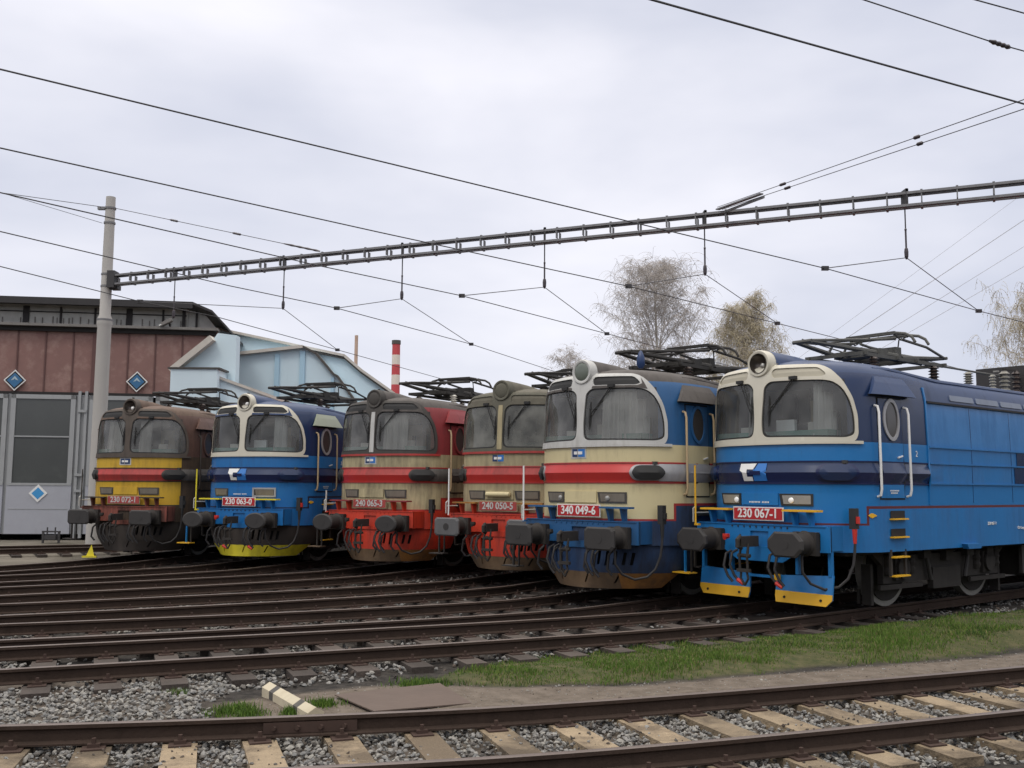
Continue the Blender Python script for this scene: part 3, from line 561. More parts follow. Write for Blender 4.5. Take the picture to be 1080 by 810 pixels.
def build_body(c, root):
    isb_ = c['low'][:4] == 'blue'
    mb = MB(); cols = [(a, 0) for a in AL]+[(a, 1) for a in AL[::-1]]
    loop = []    # (a signed, rear flag)
    for a, r in cols: loop.append((a, r))
    for a, r in [(-a, 1) for a in AL[1:]]+[(-a, 0) for a in AL[::-1][:-1]]: loop.append((a, r))
    n = len(loop); vs = []
    for z in ZL:
        for a, r in loop:
            p = SP(a, z); vs.append((LEN-p.x if r else p.x, p.y, p.z))
    G = {}
    def put(f, m): G.setdefault(m, []).append(f)
    for i in range(len(ZL)-1):
        z = (ZL[i]+ZL[i+1])/2
        for k in range(n):
            a0, r0 = loop[k]; a1, r1 = loop[(k+1) % n]; a = (abs(a0)+abs(a1))/2; s = outl(a)[0]; front = (r0 == 0 and r1 == 0)
            if 2.61 < z < 3.51 and front and max(abs(a0), abs(a1)) < mask_limit(z)-.02: continue
            if 2.60 < z < 3.51 and max(abs(a0), abs(a1)) < 1.47 and front: put((i*n+k, i*n+(k+1) % n, (i+1)*n+(k+1) % n, (i+1)*n+k), P_['black']); continue
            if z > 3.70: m = 'roof'
            elif z > 3.25: m = 'roof' if s > 2.95 or z > 3.6 else 'upper'
            elif z > 2.55: m = 'upper' if s < 2.95 else 'side'
            elif z > 2.25: m = 'waist' if s < 2.95 else ('side' if z > 2.27 and c['num'][0:3] == '230' else ('waist'))
            elif z > 1.94: m = ('bandT' if z > 2.095 else 'bandB') if s < 2.95 or c['silver'] else 'side'
            elif z > 1.60: m = 'low'
            elif z > 1.56: m = 'line' if s > 1.32 else 'low'
            elif z > 1.345: m = ('line' if 1.32 < s < 1.36 else ('sk' if s > 1.34 else 'low'))
            elif z > 1.315: m = 'line' if s < 1.36 else 'sk'
            else: m = 'sk'
            if c['num'] == '230 072-1' and s > 1.05 and z < 2.55: m = 'sk' if z < 2.25 else 'side'
            put((i*n+k, i*n+(k+1) % n, (i+1)*n+(k+1) % n, (i+1)*n+k), P_[c[m]])
    for m, F in G.items():
        if not mb.v: mb.v = [tuple(v) for v in vs]
        k = mb.mi(m)
        for f in F: mb.f.append(f); mb.m.append(k)
    t0 = (len(ZL)-1)*n; mb.f.append(tuple(range(t0, t0+n))); mb.m.append(mb.mi(P_[c['roof']])); 
    mb.f.append(tuple(range(n-1, -1, -1))); mb.m.append(mb.mi(P_['under']))
    # lips: below the windows, above and below the band
    for z0, z1, off, m in ((2.52, 2.565, .035, c['vsil'] if c['num'][0] == '3' else ('red2' if c['num'][:3] == '240' else c['mask'])),):
        patch(mb, [(-1.63, z0), (1.63, z0), (1.63, z1), (-1.63, z1)], [], P_[m], off, .04, .08)
    if c['silver']:
        for zz in (1.93, 2.255): patch(mb, [(-A295, zz-.012), (A295, zz-.012), (A295, zz+.012), (-A295, zz+.012)], [], P_['linered' if c['num'] != '230 072-1' else 'sideb'], .012, .015, .12)
        for sg in (1, -1):
            L = [(1.4, 1.955), (A295-.01, 1.955), (A295-.01, 2.235), (1.4, 2.235)]; patch(mb, L if sg > 0 else mir(L), [], P_[c['silver']], .02, .03, .1)
    else:
        for zz in (1.93, 2.26): patch(mb, [(-A295, zz-.01), (A295, zz-.01), (A295, zz+.01), (-A295, zz+.01)], [], P_['bar'], .015, .018, .12)
        # pressed ridges along the side panels, vertical seam strip
    for sg in (1, -1):
        for zz in (2.525, 2.265, 1.945):
            L = [(a_of_s(2.98), zz-.012), (a_of_s(8.2), zz-.012), (a_of_s(8.2), zz+.012), (a_of_s(2.98), zz+.012)]
            patch(mb, L if sg > 0 else mir(L), [], P_[c['side'] if zz > 2 or c['num'][0] == '2' else c['low']], .022, .03, .4)
        L = [(a_of_s(2.93), 1.62), (a_of_s(2.97), 1.62), (a_of_s(2.97), 3.5), (a_of_s(2.93), 3.5)]
        patch(mb, L if sg > 0 else mir(L), [], P_[c['low'] if c['num'][:3] == '230' and c['low'][:4] == 'blue' else c['upper']], .018, .025, .2)
        L = [(a_of_s(2.98), 3.225), (a_of_s(8.2), 3.225), (a_of_s(8.2), 3.26), (a_of_s(2.98), 3.26)]
        patch(mb, L if sg > 0 else mir(L), [], P_['seam'], .03, .035, .4)
        for ss in (4.35, 5.75, 7.15):
            L = [(a_of_s(ss)-.006, 1.64), (a_of_s(ss)+.006, 1.64), (a_of_s(ss)+.006, 3.21), (a_of_s(ss)-.006, 3.21)]
            patch(mb, L if sg > 0 else mir(L), [], P_['line' if False else 'bar'] if isb_ else P_['under'], .003, .0, .4)
    # rolled roof edge
    for sg in (1, -1): mb.tube([(s_, -sg*(HALF-.20), 3.70 if s_ < 2.3 or s_ > 14 else 3.615) for s_ in (1.75, 2.2, 3.6, 8, 12.8, 14.2, 14.7)], [.02, .045, .05, .05, .05, .045, .02], P_[c['roof']], 8)
    return mb.build('body', root, smooth=True)
def build_loco(key, detail=True):
    c = SCH[key]; X, Y, a = LOCO[key]
    root = empty('electric_locomotive', (X, Y, 0), a, label=LABEL[key], category='locomotive', group='electric locomotives parked side by side')
    body = build_body(c, root)
    isb = c['num'][:3] == '230' and key != '072'
    # window frame (mask)
    mb = MB(); outer = roundpoly(MASK_R[:-1]+[(0.0, 3.80)]+mir(MASK_R[1:-1]), .07, 3)
    dirtytop = c['mtop'] != c['mask']
    win = roundpoly(WIN_R, .11, 4); winL = mir(win); vent = roundpoly(VENT_R, .05, 3)
    patch(mb, outer, [win, winL, vent, mir(vent)], P_[c['mask']], .03, .05, .08)
    if dirtytop:     # painted roof tone carried down over the brow, leaving the pressed rims pale
        for sg in (1, -1):
            L = ka([(.24, 3.505), (1.16, 3.49), (1.32, 3.47), (1.24, 3.66), (1.24, 3.56), (1.14, 3.53), (.26, 3.545)])
            patch(mb, L if sg > 0 else mir(L), [], P_[c['mtop']], .036, .01, .08)
    for sg in (1, -1):   # glazing rubber
        o_ = win if sg > 0 else winL; cx = sum(p[0] for p in o_)/len(o_); cz = sum(p[1] for p in o_)/len(o_)
        inn_ = [(cx+(p[0]-cx)*.965, cz+(p[1]-cz)*.945) for p in o_]; patch(mb, o_, [inn_], P_['black'], .012, .02, .08)
        if c['vsil'] != c['mask']: pass
    if c['vsil'] != c['mask']: patch(mb, [(-.055, 2.60), (.06, 2.60), (.05, 3.50), (-.05, 3.50)], [], P_[c['vsil']], .04, .02, .08)
    mb.build('windscreen_frame', root, smooth=True)
    for sg in (1, -1):
        mb = MB(); patch(mb, win if sg > 0 else winL, [], GL[c['glass']], .010, .0, .08); mb.build('windscreen', root, smooth=True)
        mb = MB(); patch(mb, vent if sg > 0 else mir(vent), [], P_[c['vent']], .008, .0, .08); mb.build('brow_panel', root)
    # cab interior
    mb = MB(); mb.box((2.45, 0, 2.9), (.04, 2.5, 1.3), P_['inner'])
    for sg in (1, -1): mb.box((1.9, sg*1.27, 2.9), (1.1, .03, 1.25), P_['dark'])
    mb.box((0,0,0),(.001,.001,.001),P_['dark']) if False else None; mb.box((1.75, 0, 2.25), (1.5, 2.5, .05), P_['dark'])
    mb.box((1.10, 0, 2.64), (.42, 2.1, .20), P_['teal']); mb.box((1.18, -.45, 2.80), (.18, .5, .12), P_['dark']); mb.box((1.16, .55, 2.79), (.14, .35, .10), P_['inner']); mb.box((1.7, 0, 3.56), (1.3, 1.8, .03), P_['inner'])
    for yy in (-.55, .65): mb.box((1.95, yy, 2.75), (.12, .45, .5), P_['seat']); mb.box((2.43, yy*1.2, 2.9), (.02, .05, 1.3), P_['dark'])
    mb.box((2.42, .0, 2.95), (.02, .62, 1.2), P_['dark'])
    mb.box((1.02, -.22, 2.82), (.06, .34, .20), P_['white'] if isb else P_['inner']); mb.box((1.05, -.72, 2.80), (.06, .22, .14), P_['inner'])
    mb.box((2.40, .55, 3.0), (.02, .5, .8), P_['white']); mb.box((2.40, -.6, 3.1), (.02, .35, .6), P_['dark']); mb.tube([(1.5, -.5, 2.3), (1.5, -.5, 3.0)], .05, P_['dark'], 8); mb.box((1.62, -.5, 3.0), (.12, .42, .5), P_['seat']); mb.box((1.62, .55, 3.0), (.12, .42, .5), P_['dark'])  # pale and dark wall panels added for contrast, imitating reflections in the glass
    # gathered curtains hung behind the outer thirds of the glass
    for (t0, t1) in {'067': ((.80, 1.12), (-.35, -.15)), '049': ((.30, 1.10),), '072': ((-.9, -.3), (.2, .55)), '063': ((.70, 1.0),), '065': ((.15, .8),), '050': ()}[key]:
        vs = []; n = 40
        for i in range(n+1):
            t = t0+(t1-t0)*i/n; q = SP(a_of_t(t), 3.0); s_ = q.x+.16+.03*math.sin(i*(.9+.5*(t1-t0)))+.015*math.sin(i*.7+1)
            vs += [(s_, q.y*.97, 2.64), (s_+.06, q.y*.95, 3.45)]
        mb.add(vs, [(2*i, 2*i+2, 2*i+3, 2*i+1) for i in range(n)], P_['curtain'])
    if key == '049': mb.add([(1.0, .42, 2.72), (1.0, .22, 2.72), (1.02, .33, 2.99)], [(0, 1, 2)], P_['redc'])
    mb.box((2.2, (hash_k := {'067': -.9, '049': .6, '050': 0, '065': -.5, '063': .3, '072': .8}[key]), 3.25), (.1, .35, .35), P_['white']); mb.box((2.3, -hash_k*.7, 2.95), (.08, .28, 1.0), P_['dark'])
    mb.build('cab_interior', root)
    # headlight in its housing with the fairing running back
    mb = MB(); zc = 3.80; x0 = .635
    prof = [(.205, 0), (.215, .02), (.21, .06), (.205, .3)]
    mb.lathe((x0, 0, zc), [(.150, .01), (.155, -.005), (.165, -.012), (.20, -.012), (.212, .01), (.214, .05), (.21, .3), (.20, .5)], P_[c['fr']], 28, 'x', cap=False)
    rings = []
    for s_, r_, h_ in ((.80, .216, 0), (1.1, .23, -.01), (1.5, .27, -.03), (2.0, .34, -.09), (2.6, .42, -.19)):
        rings.append([(s_, -r_*1.0*math.cos(t), zc+h_+ (.216 if s_ < 1 else .215)*math.sin(t)) for t in [PI*k/12 for k in range(13)]])
    vs = [p for r_ in rings for p in r_]; mb.add(vs, [(i*13+k, i*13+k+1, (i+1)*13+k+1, (i+1)*13+k) for i in range(4) for k in range(12)], P_[c['roof']])
    hl = mb.build('headlight', root, smooth=True)
    mb = MB(); dish = [(.03, .12), (.10, .09), (.145, .035), (.157, .0)]
    if c['lens'] == 'lensd':
        mb.lathe((x0-.012, 0, zc), [(.155, -.012), (.150, .02), (.135, .07), (.10, .12), (.04, .15), (.0, .155)], P_['lensin'], 28, 'x', cap=False); mb.lathe((x0+.06, -.03, zc-.03), [(.0, -.03), (.04, -.01), (.045, .03)], P_['chrome' if key != '067' else 'lamp'], 12, 'x')
    else: mb.lathe((x0-.004, 0, zc), [(.0, -.022), (.08, -.018), (.14, -.006), (.157, .005)], P_[c['lens']], 24, 'x')
    mb.build('lens', hl, smooth=True)
    # side features on both sides: door, handrails, window, canopy, oval, ladder
    for sg in (1, -1):
        def mr(L): return L if sg > 0 else mir(L)
        def A(s): return a_of_s(s)
        mb = MB(); bot = 1.72; d_out = [(A(1.60), bot), (A(2.20), bot), (A(2.20), 3.22), (A(1.60), 3.22)]
        patch(mb, mr([(A(1.575), bot-.025), (A(2.225), bot-.025), (A(2.225), 3.245), (A(1.575), 3.245)]), [], P_['seam'], .004, .0, .15)
        for z0, z1, m in ((bot, 1.94, 'low'), (1.94, 2.095, 'bandB'), (2.095, 2.25, 'bandT'), (2.25, 2.55, 'waist'), (2.55, 3.22, 'upper')):
            mm = P_[c[m]]
            if key == '072': mm = P_['sideb' if z1 < 2.6 else 'brown']
            if c['silver'] and 'band' in m: mm = P_[c['silver']]
            patch(mb, mr([(A(1.60), z0), (A(2.20), z0), (A(2.20), z1), (A(1.60), z1)]), [], mm, .014, .012, .15)
        door = mb.build('door', root)
        mb = MB(); patch(mb, mr(ellipse(A(1.90), 2.905, .215, .325)), [mr(ellipse(A(1.90), 2.905, .165, .27))], P_['silver'] if isb else P_[c['upper']], .034, .03, .06); wf = mb.build('window', door, smooth=True)
        mb = MB(); patch(mb, mr(ellipse(A(1.90), 2.905, .17, .275)), [], P_['lensd'], .018, 0, .08)
        mb.build('pane', wf)
        mb = MB(); q = SP(A(2.02)*sg, 2.33, .03); mb.bar(q, q+Vector((.13, 0, .03)), .02, .02, P_['white']); mb.build('handle', door)
        # handrails
        for s_ in (1.52, 2.27):
            mb = MB(); p = [SP(A(s_)*sg, z, o_) for z, o_ in ((1.74, .01), (1.76, .07), (1.85, .09), (3.0, .09), (3.09, .07), (3.11, .01))]; mb.tube(p, .019, P_[c['hand']], 8); mb.build('handrail', root, smooth=True)
        # canopy over the door
        mb = MB(); L = [(A(1.38), 3.27), (A(2.50), 3.27), (A(2.36), 3.56), (A(1.60), 3.56)]
        def cs(a, z, off): return SP(a, z, off+(3.56-z)*.30)
        patch(mb, mr(L), [], P_[c['canopy']], .03, .06, .1, surf=cs)
        patch(mb, mr([(A(1.42), 3.26), (A(2.38), 3.26), (A(2.38), 3.285), (A(1.42), 3.285)]), [], P_['seam'], .03, .04, .2); mb.build('door_canopy', root)
        # oval intake at the end of the band
        mb = MB(); ov = ka([(1.09, 2.0), (1.16, 1.975), (1.50, 1.975), (1.60, 2.095), (1.50, 2.215), (1.16, 2.215), (1.09, 2.19), (1.03, 2.095)])
        rim = roundpoly(ka([(1.06, 1.965), (1.58, 1.965), (1.66, 2.095), (1.58, 2.225), (1.06, 2.225), (.97, 2.095)]), .07, 3)
        patch(mb, mr(rim), [], P_['bar' if isb else ('silver' if key == '049' else 'maskk')], .014, .03, .07)
        patch(mb, mr(roundpoly(ov, .08, 3)), [], P_['black' if not isb else 'navy'], .055, .05, .07); mb.build('side_lamp_cover', root, smooth=True)
        # roof-slope light panels and stripes on the body
        if sg > 0 or key == '067':
            for k in range(5):
                mb = MB(); s0 = 3.75+k*.88; L = roundpoly([(A(min(s0, 8.1)), 3.32), (A(min(s0+.80, 8.15)), 3.32), (A(min(s0+.78, 8.15)), 3.44), (A(min(s0+.02, 8.1)), 3.44)], .03, 2); patch(mb, mr(L), [], P_['panell' if isb else c['roof']], .016, .02, .2); mb.build('skylight', root)
        # ladder on the skirt; flat dark patches paint in the shade of step recesses
        mb = MB()
        for z in (1.40, 1.13): patch(mb, mr([(A(1.80), z), (A(2.20), z), (A(2.20), z+.13), (A(1.80), z+.13)]), [], P_['seam'], .006, .0, .1)
        y = -sg*1.46
        for s_ in (1.80, 2.20): mb.bar((s_, y, .56), (s_, y, .95), .03, .05, P_['under'])
        for z in (1.405, 1.135, .84, .56): mb.box((2.0, y-sg*(.03 if z > 1 else .03), z), (.42, .10, .022), P_['yel' if isb else 'under'])
        mb.build('steps', root)
        if isb or key == '049':
            mb = MB(); q = [SP(A(1.46)*sg, z, .02) for z in (1.0, 1.0)]; L = [(A(3.95), .90), (A(4.35), .90), (A(4.40), .98), (A(3.90), .98)]
            patch(mb, mr(L), [], P_[c['sk']], .10, .10, .2); mb.build('sand_filler_flap', root)
    # front beam, with bolts and buffer recesses
    mb = MB()
    if c['plow'] == 'split': pg = [(-1.24,1.30),(1.24,1.30),(1.24,.93),(.72,.92),(.42,.745),(-.42,.745),(-.72,.92),(-1.24,.93)]
    elif key == '065': pg = [(-1.18,1.31),(1.18,1.31),(1.18,.96),(.55,.90),(-.55,.90),(-1.18,.96)]
    else: pg = [(-1.22,1.31),(1.22,1.31),(1.22,.94),(.42,.94),(.3,.86),(-.3,.86),(-.42,.94),(-1.22,.94)]
    def bs(t, z, off): return Vector((.575-off, -t, z))
    hole = [(-.17, .97), (.17, .97), (.17, 1.20), (-.17, 1.20)]; bh = [[(k*.875-.21, .955), (k*.875+.21, .955), (k*.875+.21, 1.20), (k*.875-.21, 1.20)] for k in (1, -1)]
    patch(mb, pg, [hole]+bh, P_[c['beam']], 0, .03, .2, surf=bs); mb.add([bs(*p, -.05) for p in pg], [tuple(range(len(pg)))], P_['black'])
    mb.box((.84, 0, 1.30), (.56, 2.36, .014), P_[c['beam']])
    for sg in (1, -1):
        mb.box((.86, sg*1.17, 1.12), (.56, .02, .35), P_[c['beam']])
    for t in np.arange(-.52, .53, .115): mb.cyl((.58, t, 1.265), (.560, t, 1.265), .013, P_['black' if isb else c['beam']], n=6)
    for z in (.83, .93, 1.03, 1.13):
        for sg in (1, -1): mb.cyl((.58, sg*.36, z), (.560, sg*.36, z), .013, P_['black' if isb else c['beam']], n=6)
    mb.build('buffer_beam', root)
    # buffers
    for sg in (1, -1):
        y = -sg*.875; mb = MB(); mb.box((.53, y, 1.05), (.10, .40, .34), P_['under']); mb.lathe((.02, y, 1.05), [(.145, .16), (.15, .18), (.15, .42), (.19, .47)], P_['under'], 18, 'x'); mb.cyl((.04, y, 1.05), (.22, y, 1.05), .105, P_['buff'], n=16)
        bf = mb.build('buffer', root, smooth=True)
        mb = MB(); ch = .05 if key in ('050', '072', '049') else .12
        L = [(-.30+ch, -.18), (.30-ch, -.18), (.30, -.18+ch), (.30, .18-ch), (.30-ch, .18), (-.30+ch, .18), (-.30, .18-ch), (-.30, -.18+ch)]
        if key in ('063', '065') and True: L = [(.24*math.cos(t)*1.2, .185*math.sin(t)) for t in [2*PI*k/24 for k in range(24)]]
        n = len(L); vs = [(-.006, y+u*.86, 1.05+v*.86) for u, v in L]+[(.012, y+u, 1.05+v) for u, v in L]+[(.045, y+u, 1.05+v) for u, v in L]
        mb.add(vs, [tuple(range(n))]+[(i, i+n, (i+1) % n+n, (i+1) % n) for i in range(n)]+[(i+n, i+2*n, (i+1) % n+2*n, (i+1) % n+n) for i in range(n)]+[tuple(range(3*n-1, 2*n-1, -1))], P_[c['buff']])
        mb.cyl((-.010, y, 1.05), (.0, y, 1.05), .07, P_['buff'], n=16); mb.build('buffer_head', bf)
        # uncoupling hook and air hoses under each buffer
        mb = MB()
        for dy, zz, rc in ((-.52, .90, 1), (-.40, .88, 0)):
            yy = -sg*(.875+dy*1.0) if sg > 0 else .875+dy
            mb.tube([(.48, yy, zz), (.36, yy, zz-.04), (.30, yy, zz-.22), (.34, yy-.05, zz-.38), (.36, yy-.12, zz-.46)], .022, P_['rubber'], 7)
            if rc and isb: mb.cyl((.35, yy-.10, zz-.44), (.37, yy-.20, zz-.50), .032, P_['redc'], n=8)
        mb.build('brake_hose', root, smooth=True)
        mb = MB(); mb.cyl((.47, -sg*.52, 1.10), (.38, -sg*.52, 1.08), .035, P_['redc' if isb else 'under'], n=8); mb.box((.40, -sg*.50, 1.12), (.05, .10, .05), P_['redc' if isb else 'under']); mb.build('air_cock', root)
    # coupling
    mb = MB(); mb.box((.30, 0, 1.05), (.40, .09, .16), P_['under']); mb.tube([(.12, 0, 1.13), (.05, 0, 1.08), (.05, 0, .98), (.14, 0, .95)], [.03, .035, .035, .03], P_['under'], 8)
    for y in (-.07, .07): mb.tube([(.22, y, 1.02), (.18, y, .82), (.19, y, .62)], .02, P_['under'], 6); mb.tube([(.19, y*.7, .62), (.2, y, .5), (.21, 0, .40)], .018, P_['under'], 6)
    mb.bar((.19, -.12, .62), (.19, .12, .62), .05, .05, P_['under']); mb.cyl((.2, -.11, .84), (.2, .11, .84), .03, P_['under'], n=8); mb.build('screw_coupling', root)
    # plough
    if c['plow'] == 'split':
        for sg in (1, -1):
            mb = MB(); pl = [(.25, .55), (1.23, .60), (1.23, .25), (1.14, .16), (.27, .16), (.25, .25)] if sg > 0 else [(-1.22, .60), (-.24, .55), (-.23, .25), (-.25, .17), (-1.14, .17), (-1.22, .28)]
            yl = [(t, min(z, .33)) for t, z in pl]; 
            def ps(t, z, off): return Vector((.66-(.6-z)*.15-off, -t, z))
            patch(mb, pl, [], P_['blue'], 0, .03, .2, surf=ps)
            patch(mb, [p for p in pl if p[1] < .5][:0] or ([(.25, .33), (.25, .25), (.27, .16), (1.14, .16), (1.23, .25), (1.23, .33)] if sg > 0 else [(-1.22, .33), (-1.22, .28), (-1.14, .17), (-.25, .17), (-.23, .25), (-.23, .33)]), [], P_['yel'], .006, .02, .2, surf=ps)
            for t in ((1.18, .62), (.62,)) [0 if sg > 0 else 0]: mb.bar((.68, -sg*t, .58), (.68, -sg*t, .94), .05, .07, P_['blue'])
            for t in (.42, 1.05): mb.cyl((.61, -sg*t, .24), (.585, -sg*t, .24), .02, P_['under'], n=6)
            mb.build('rail_guard', root)
        mb = MB(); mb.bar((.62, .25, .52), (.62, -.25, .52), .03, .04, P_['blue']); mb.box((.60, -.30, .52), (.04, .09, .09), P_['yel']); mb.build('guard_crossbar', root)
    else:
        lv = [(.94, .02, 0), (.75, .05, -.02), (.50, .13, -.05), (.47, .14, -.06), (.30, .28, -.08), (.20, .36, -.09)]; aa = [x_ for x_ in np.linspace(-2.3, 2.3, 47)]
        mb = MB()
        def ps2(a, z, off):
            I = float(np.interp(z, [.20, .30, .50, .75, .94], [.40, .32, .15, .07, .04])); s_, t_, n1, n2 = outl(a); sc_ = (HALF-I)/HALF
            return Vector(((s_-.6)*(.85+.15*sc_)+.60-.06*(.94-z)/.74+I*.35*min(1, abs(t_))+n1*off, -(t_*sc_+n2*off), z))
        sl = [[(t-.028, z0), (t+.028, z0), (t+.045, z0+h_), (t-.012, z0+h_)] for t, z0, h_ in [(-.95,.60,.20),(-.80,.60,.22),(-.64,.58,.24),(-.48,.60,.22),(.40,.60,.22),(.55,.58,.24),(.70,.60,.22),(.86,.60,.2),(1.0,.6,.2)]]
        sl += [[(t-.03, .30), (t+.01, .30), (t+.05, .45), (t+.015, .45)] for t in (-.55, .18, .80)]
        patch(mb, [(-2.2, .47), (2.2, .47), (2.25, .93), (-2.25, .93)], [s for s in sl if s[0][1] > .5], P_[c['skirt']], 0, .03, .13, surf=ps2)
        ed = [(-1.75, .21), (1.75, .21), (2.0, .469), (-2.0, .469)]
        patch(mb, ed, [s for s in sl if s[0][1] < .5], P_['plowb' if key in ('049', '065') else c['edge']], 0, .03, .13, surf=ps2)
        if key in ('049', '065'):
            for L in ([(.95, .215), (1.74, .215), (1.95, .465), (.80, .465)], [(-1.74, .215), (-1.2, .215), (-1.1, .465), (-1.95, .465)]): patch(mb, L, [], P_[c['edge']], .008, .01, .13, surf=ps2)
        # dark backing seen through the slots
        patch(mb, [(-1.6, .25), (1.6, .25), (1.9, .9), (-1.9, .9)], [], P_['seam'], -.12, 0, .2, surf=ps2)
        mb.build('plough', root, smooth=True)
        for k, t in enumerate((-.72, -.4, -.22, .30, .5, .78)):
            mb = MB(); mb.tube([(.50, -t, .86), (.38, -t, .78), (.36, -t+.02, .56), (.40, -t-.05, .46)], .022, P_['rubber'], 6); mb.build('brake_hose', root)
    # shelf with brackets above the beam
    for t0, t1, br in ((-1.08, -.50, (-.92, -.62)), (.50, 1.10, (.64, .92))):
        mb = MB(); mb.box((.55, -(t0+t1)/2, 1.525), (.17, t1-t0, .03), P_[c['rail']])
        for t in br:
            mb.add([(.50, -t-.02, 1.51), (.66, -t-.02, 1.51), (.66, -t-.02, 1.30), (.57, -t-.02, 1.30), (.50, -t+.02, 1.51), (.66, -t+.02, 1.51), (.66, -t+.02, 1.30), (.57, -t+.02, 1.30)], [(0,1,2,3),(7,6,5,4),(0,4,5,1),(3,7,4,0),(1,5,6,2),(2,6,7,3)], P_[c['beam'] if c['beam'] != 'salmon' else 'salmon'])
        mb.build('foot_ledge', root)
    mb = MB(); mb.tube([(.40, 1.12, 1.27), (.40, 1.12, 1.7), (.40, 1.12, 2.22 if key != '065' else 1.75)], .016, P_[c['pole']], 8); mb.box((.42, 1.10, 1.27), (.06, .08, .03), P_[c['pole']] if isb else P_[c['beam']]); mb.build('grab_pole', root)
    mb = MB(); mb.bar((.38, 1.33, .90), (.38, 1.33, .50), .025, .04, P_['under' if not isb else 'blue']); mb.box((.36, 1.33, .49), (.20, .36, .02), P_['yel' if isb else ('under' if key != '065' else 'plowb')]); mb.bar((.38, 1.20, .50), (.38, 1.20, .88), .025, .03, P_['under']); mb.build('shunter_step', root)
    for sg in ((-1,) if key != '067' else (-1,)):
        mb = MB(); y = 1.30; mb.tube([(.55, y, 1.30), (.55, y, 1.52), (.60, y, 1.55)], .014, P_['greyw'], 6); mb.tube([(.55, y, 1.45), (.95, y, 1.45)], .012, P_['greyw'], 6); mb.build('grab_rail', root)
    # tail-lamp boxes and centre panel
    for t0, t1, m in ((-.84, -.36, 'lamp'), (.36, .86, 'lamp')):
        mb = MB(); L = [(a_of_t(t0), 1.775), (a_of_t(t1), 1.775), (a_of_t(t1), 1.595), (a_of_t(t0)+(.05 if t0 < 0 else .03), 1.595)] if True else None
        patch(mb, L[::-1], [], P_['black' if c['lamp'] == 'lamp' else 'maskk'], .018, .02, .1); bx = mb.build('tail_lamp', root)
        if key == '063' and t0 > 0:
            mb = MB(); a0, a1 = a_of_t(t0), a_of_t(t1); patch(mb, [(a0-.02, 1.575), (a1+.02, 1.575), (a1+.02, 1.795), (a0-.02, 1.795)], [[(a0+.02, 1.615), (a1-.02, 1.615), (a1-.02, 1.755), (a0+.02, 1.755)]], P_['silver'], .03, .02, .1); mb.build('lamp_rim', bx)
        mb = MB(); L2 = [(L[0][0]+.05, 1.75), (L[1][0]-.035, 1.75), (L[2][0]-.035, 1.62), (L[3][0]+.045, 1.62)]; patch(mb, L2[::-1], [], P_[c['lamp']], .024, .01, .1); mb.build('lens', bx)
        if c['lamp'] == 'lamp' or key == '049':
            mb = MB(); q = SP(a_of_t(-.44 if t0 < 0 else .55), 1.675, .03); mb.lathe(q, [(.045, .01), (.04, -.008), (.02, -.016), (.0, -.018)], P_['chrome' if c['lamp'] == 'lamp' else 'lamp'], 14, 'x'); mb.build('bulb', bx, smooth=True)
    mb = MB(); cp = [(a_of_t(-.34), 1.60), (a_of_t(.34), 1.60), (a_of_t(.34), 1.785), (a_of_t(-.34), 1.785)]
    patch(mb, cp, [], P_[c['low']] if key != '065' else P_['cream2'], .022, .025, .1)
    if key == '050': mb.lathe(SP(0, 1.70, .05)+Vector((0, -.30, 0)), [(.0, 0), (.05, .02), (.055, .3), (.05, .58), (0, .6)], P_['cream'], 10, 'y')
    mb.build('socket_cover', root)
    # number plate
    mb = MB(); fz = 1.465; px0 = .555
    mb.box((px0, 0, fz), (.015, .94, .205), P_['white' if c['plate'] == 'plate' else 'cream3']); mb.box((px0-.010, 0, fz), (.01, .905, .175), P_[c['plate']]); mb.bar((px0+.02, .3, fz-.05), (.62, .3, fz-.05), .03, .03, P_['under']); mb.bar((px0+.02, -.3, fz-.05), (.62, -.3, fz-.05), .03, .03, P_['under'])
    pl = mb.build('number_plate', root)
    text_mesh(c['num'], .192, P_['white'] if c['plate'] == 'plate' else P_['maskw'], 'number', pl, frontm(0, fz, px0-.018), bold=.004, sx=.96 if ' ' in c['num'] else .9)
    # operator marks
    def flat(L, m, off, nm, par=None): q = MB(); patch(q, L, [], m, off, .006, .08); return q.build(nm, par or body)
    if isb:
        lo_ = [(-.28, 1.965), (-.10, 1.965), (-.10, 2.03), (-.20, 2.03), (-.20, 2.09), (-.20, 2.145), (-.08, 2.145), (-.03, 2.235), (-.34, 2.235), (-.34, 2.13), (-.285, 2.10)]
        lg = flat(lo_, P_['white'], .012, 'operator_logo'); flat([(-.08, 1.965), (.16, 1.965), (.16, 2.235), (.0, 2.235), (-.05, 2.15), (-.08, 2.145)], P_['logob'], .010, 'logo_block', body); flat([(-.14, 2.06), (.06, 2.06), (.06, 2.12), (-.14, 2.12)], P_['bar'], .02, 'logo_bar', body)
        text_mesh('Depo kolejových vozidel'[:0] or 'ELEKTRICKÁ 2008'[:0] or 'zapůjčeno Brno', .055, P_['white'], 'inscription', root, frontm(0.0, 1.66, .565), sx=1.0, extr=.001) if False else None
        q = MB(); 
        for i in range(14):
            if i != 8: patch(q, [(-.18+i*.027, 1.63), (-.162+i*.027, 1.63), (-.162+i*.027, 1.655), (-.18+i*.027, 1.655)], [], P_['white'], .027, .0, .1)
        q.build('small_inscription', root)
    elif key != '050' or True:
        lg = flat([(-.20, 2.33), (.13, 2.33), (.13, 2.52), (-.20, 2.52)], P_['maskw'] if key != '050' else P_['cream3'], .005, 'operator_logo')
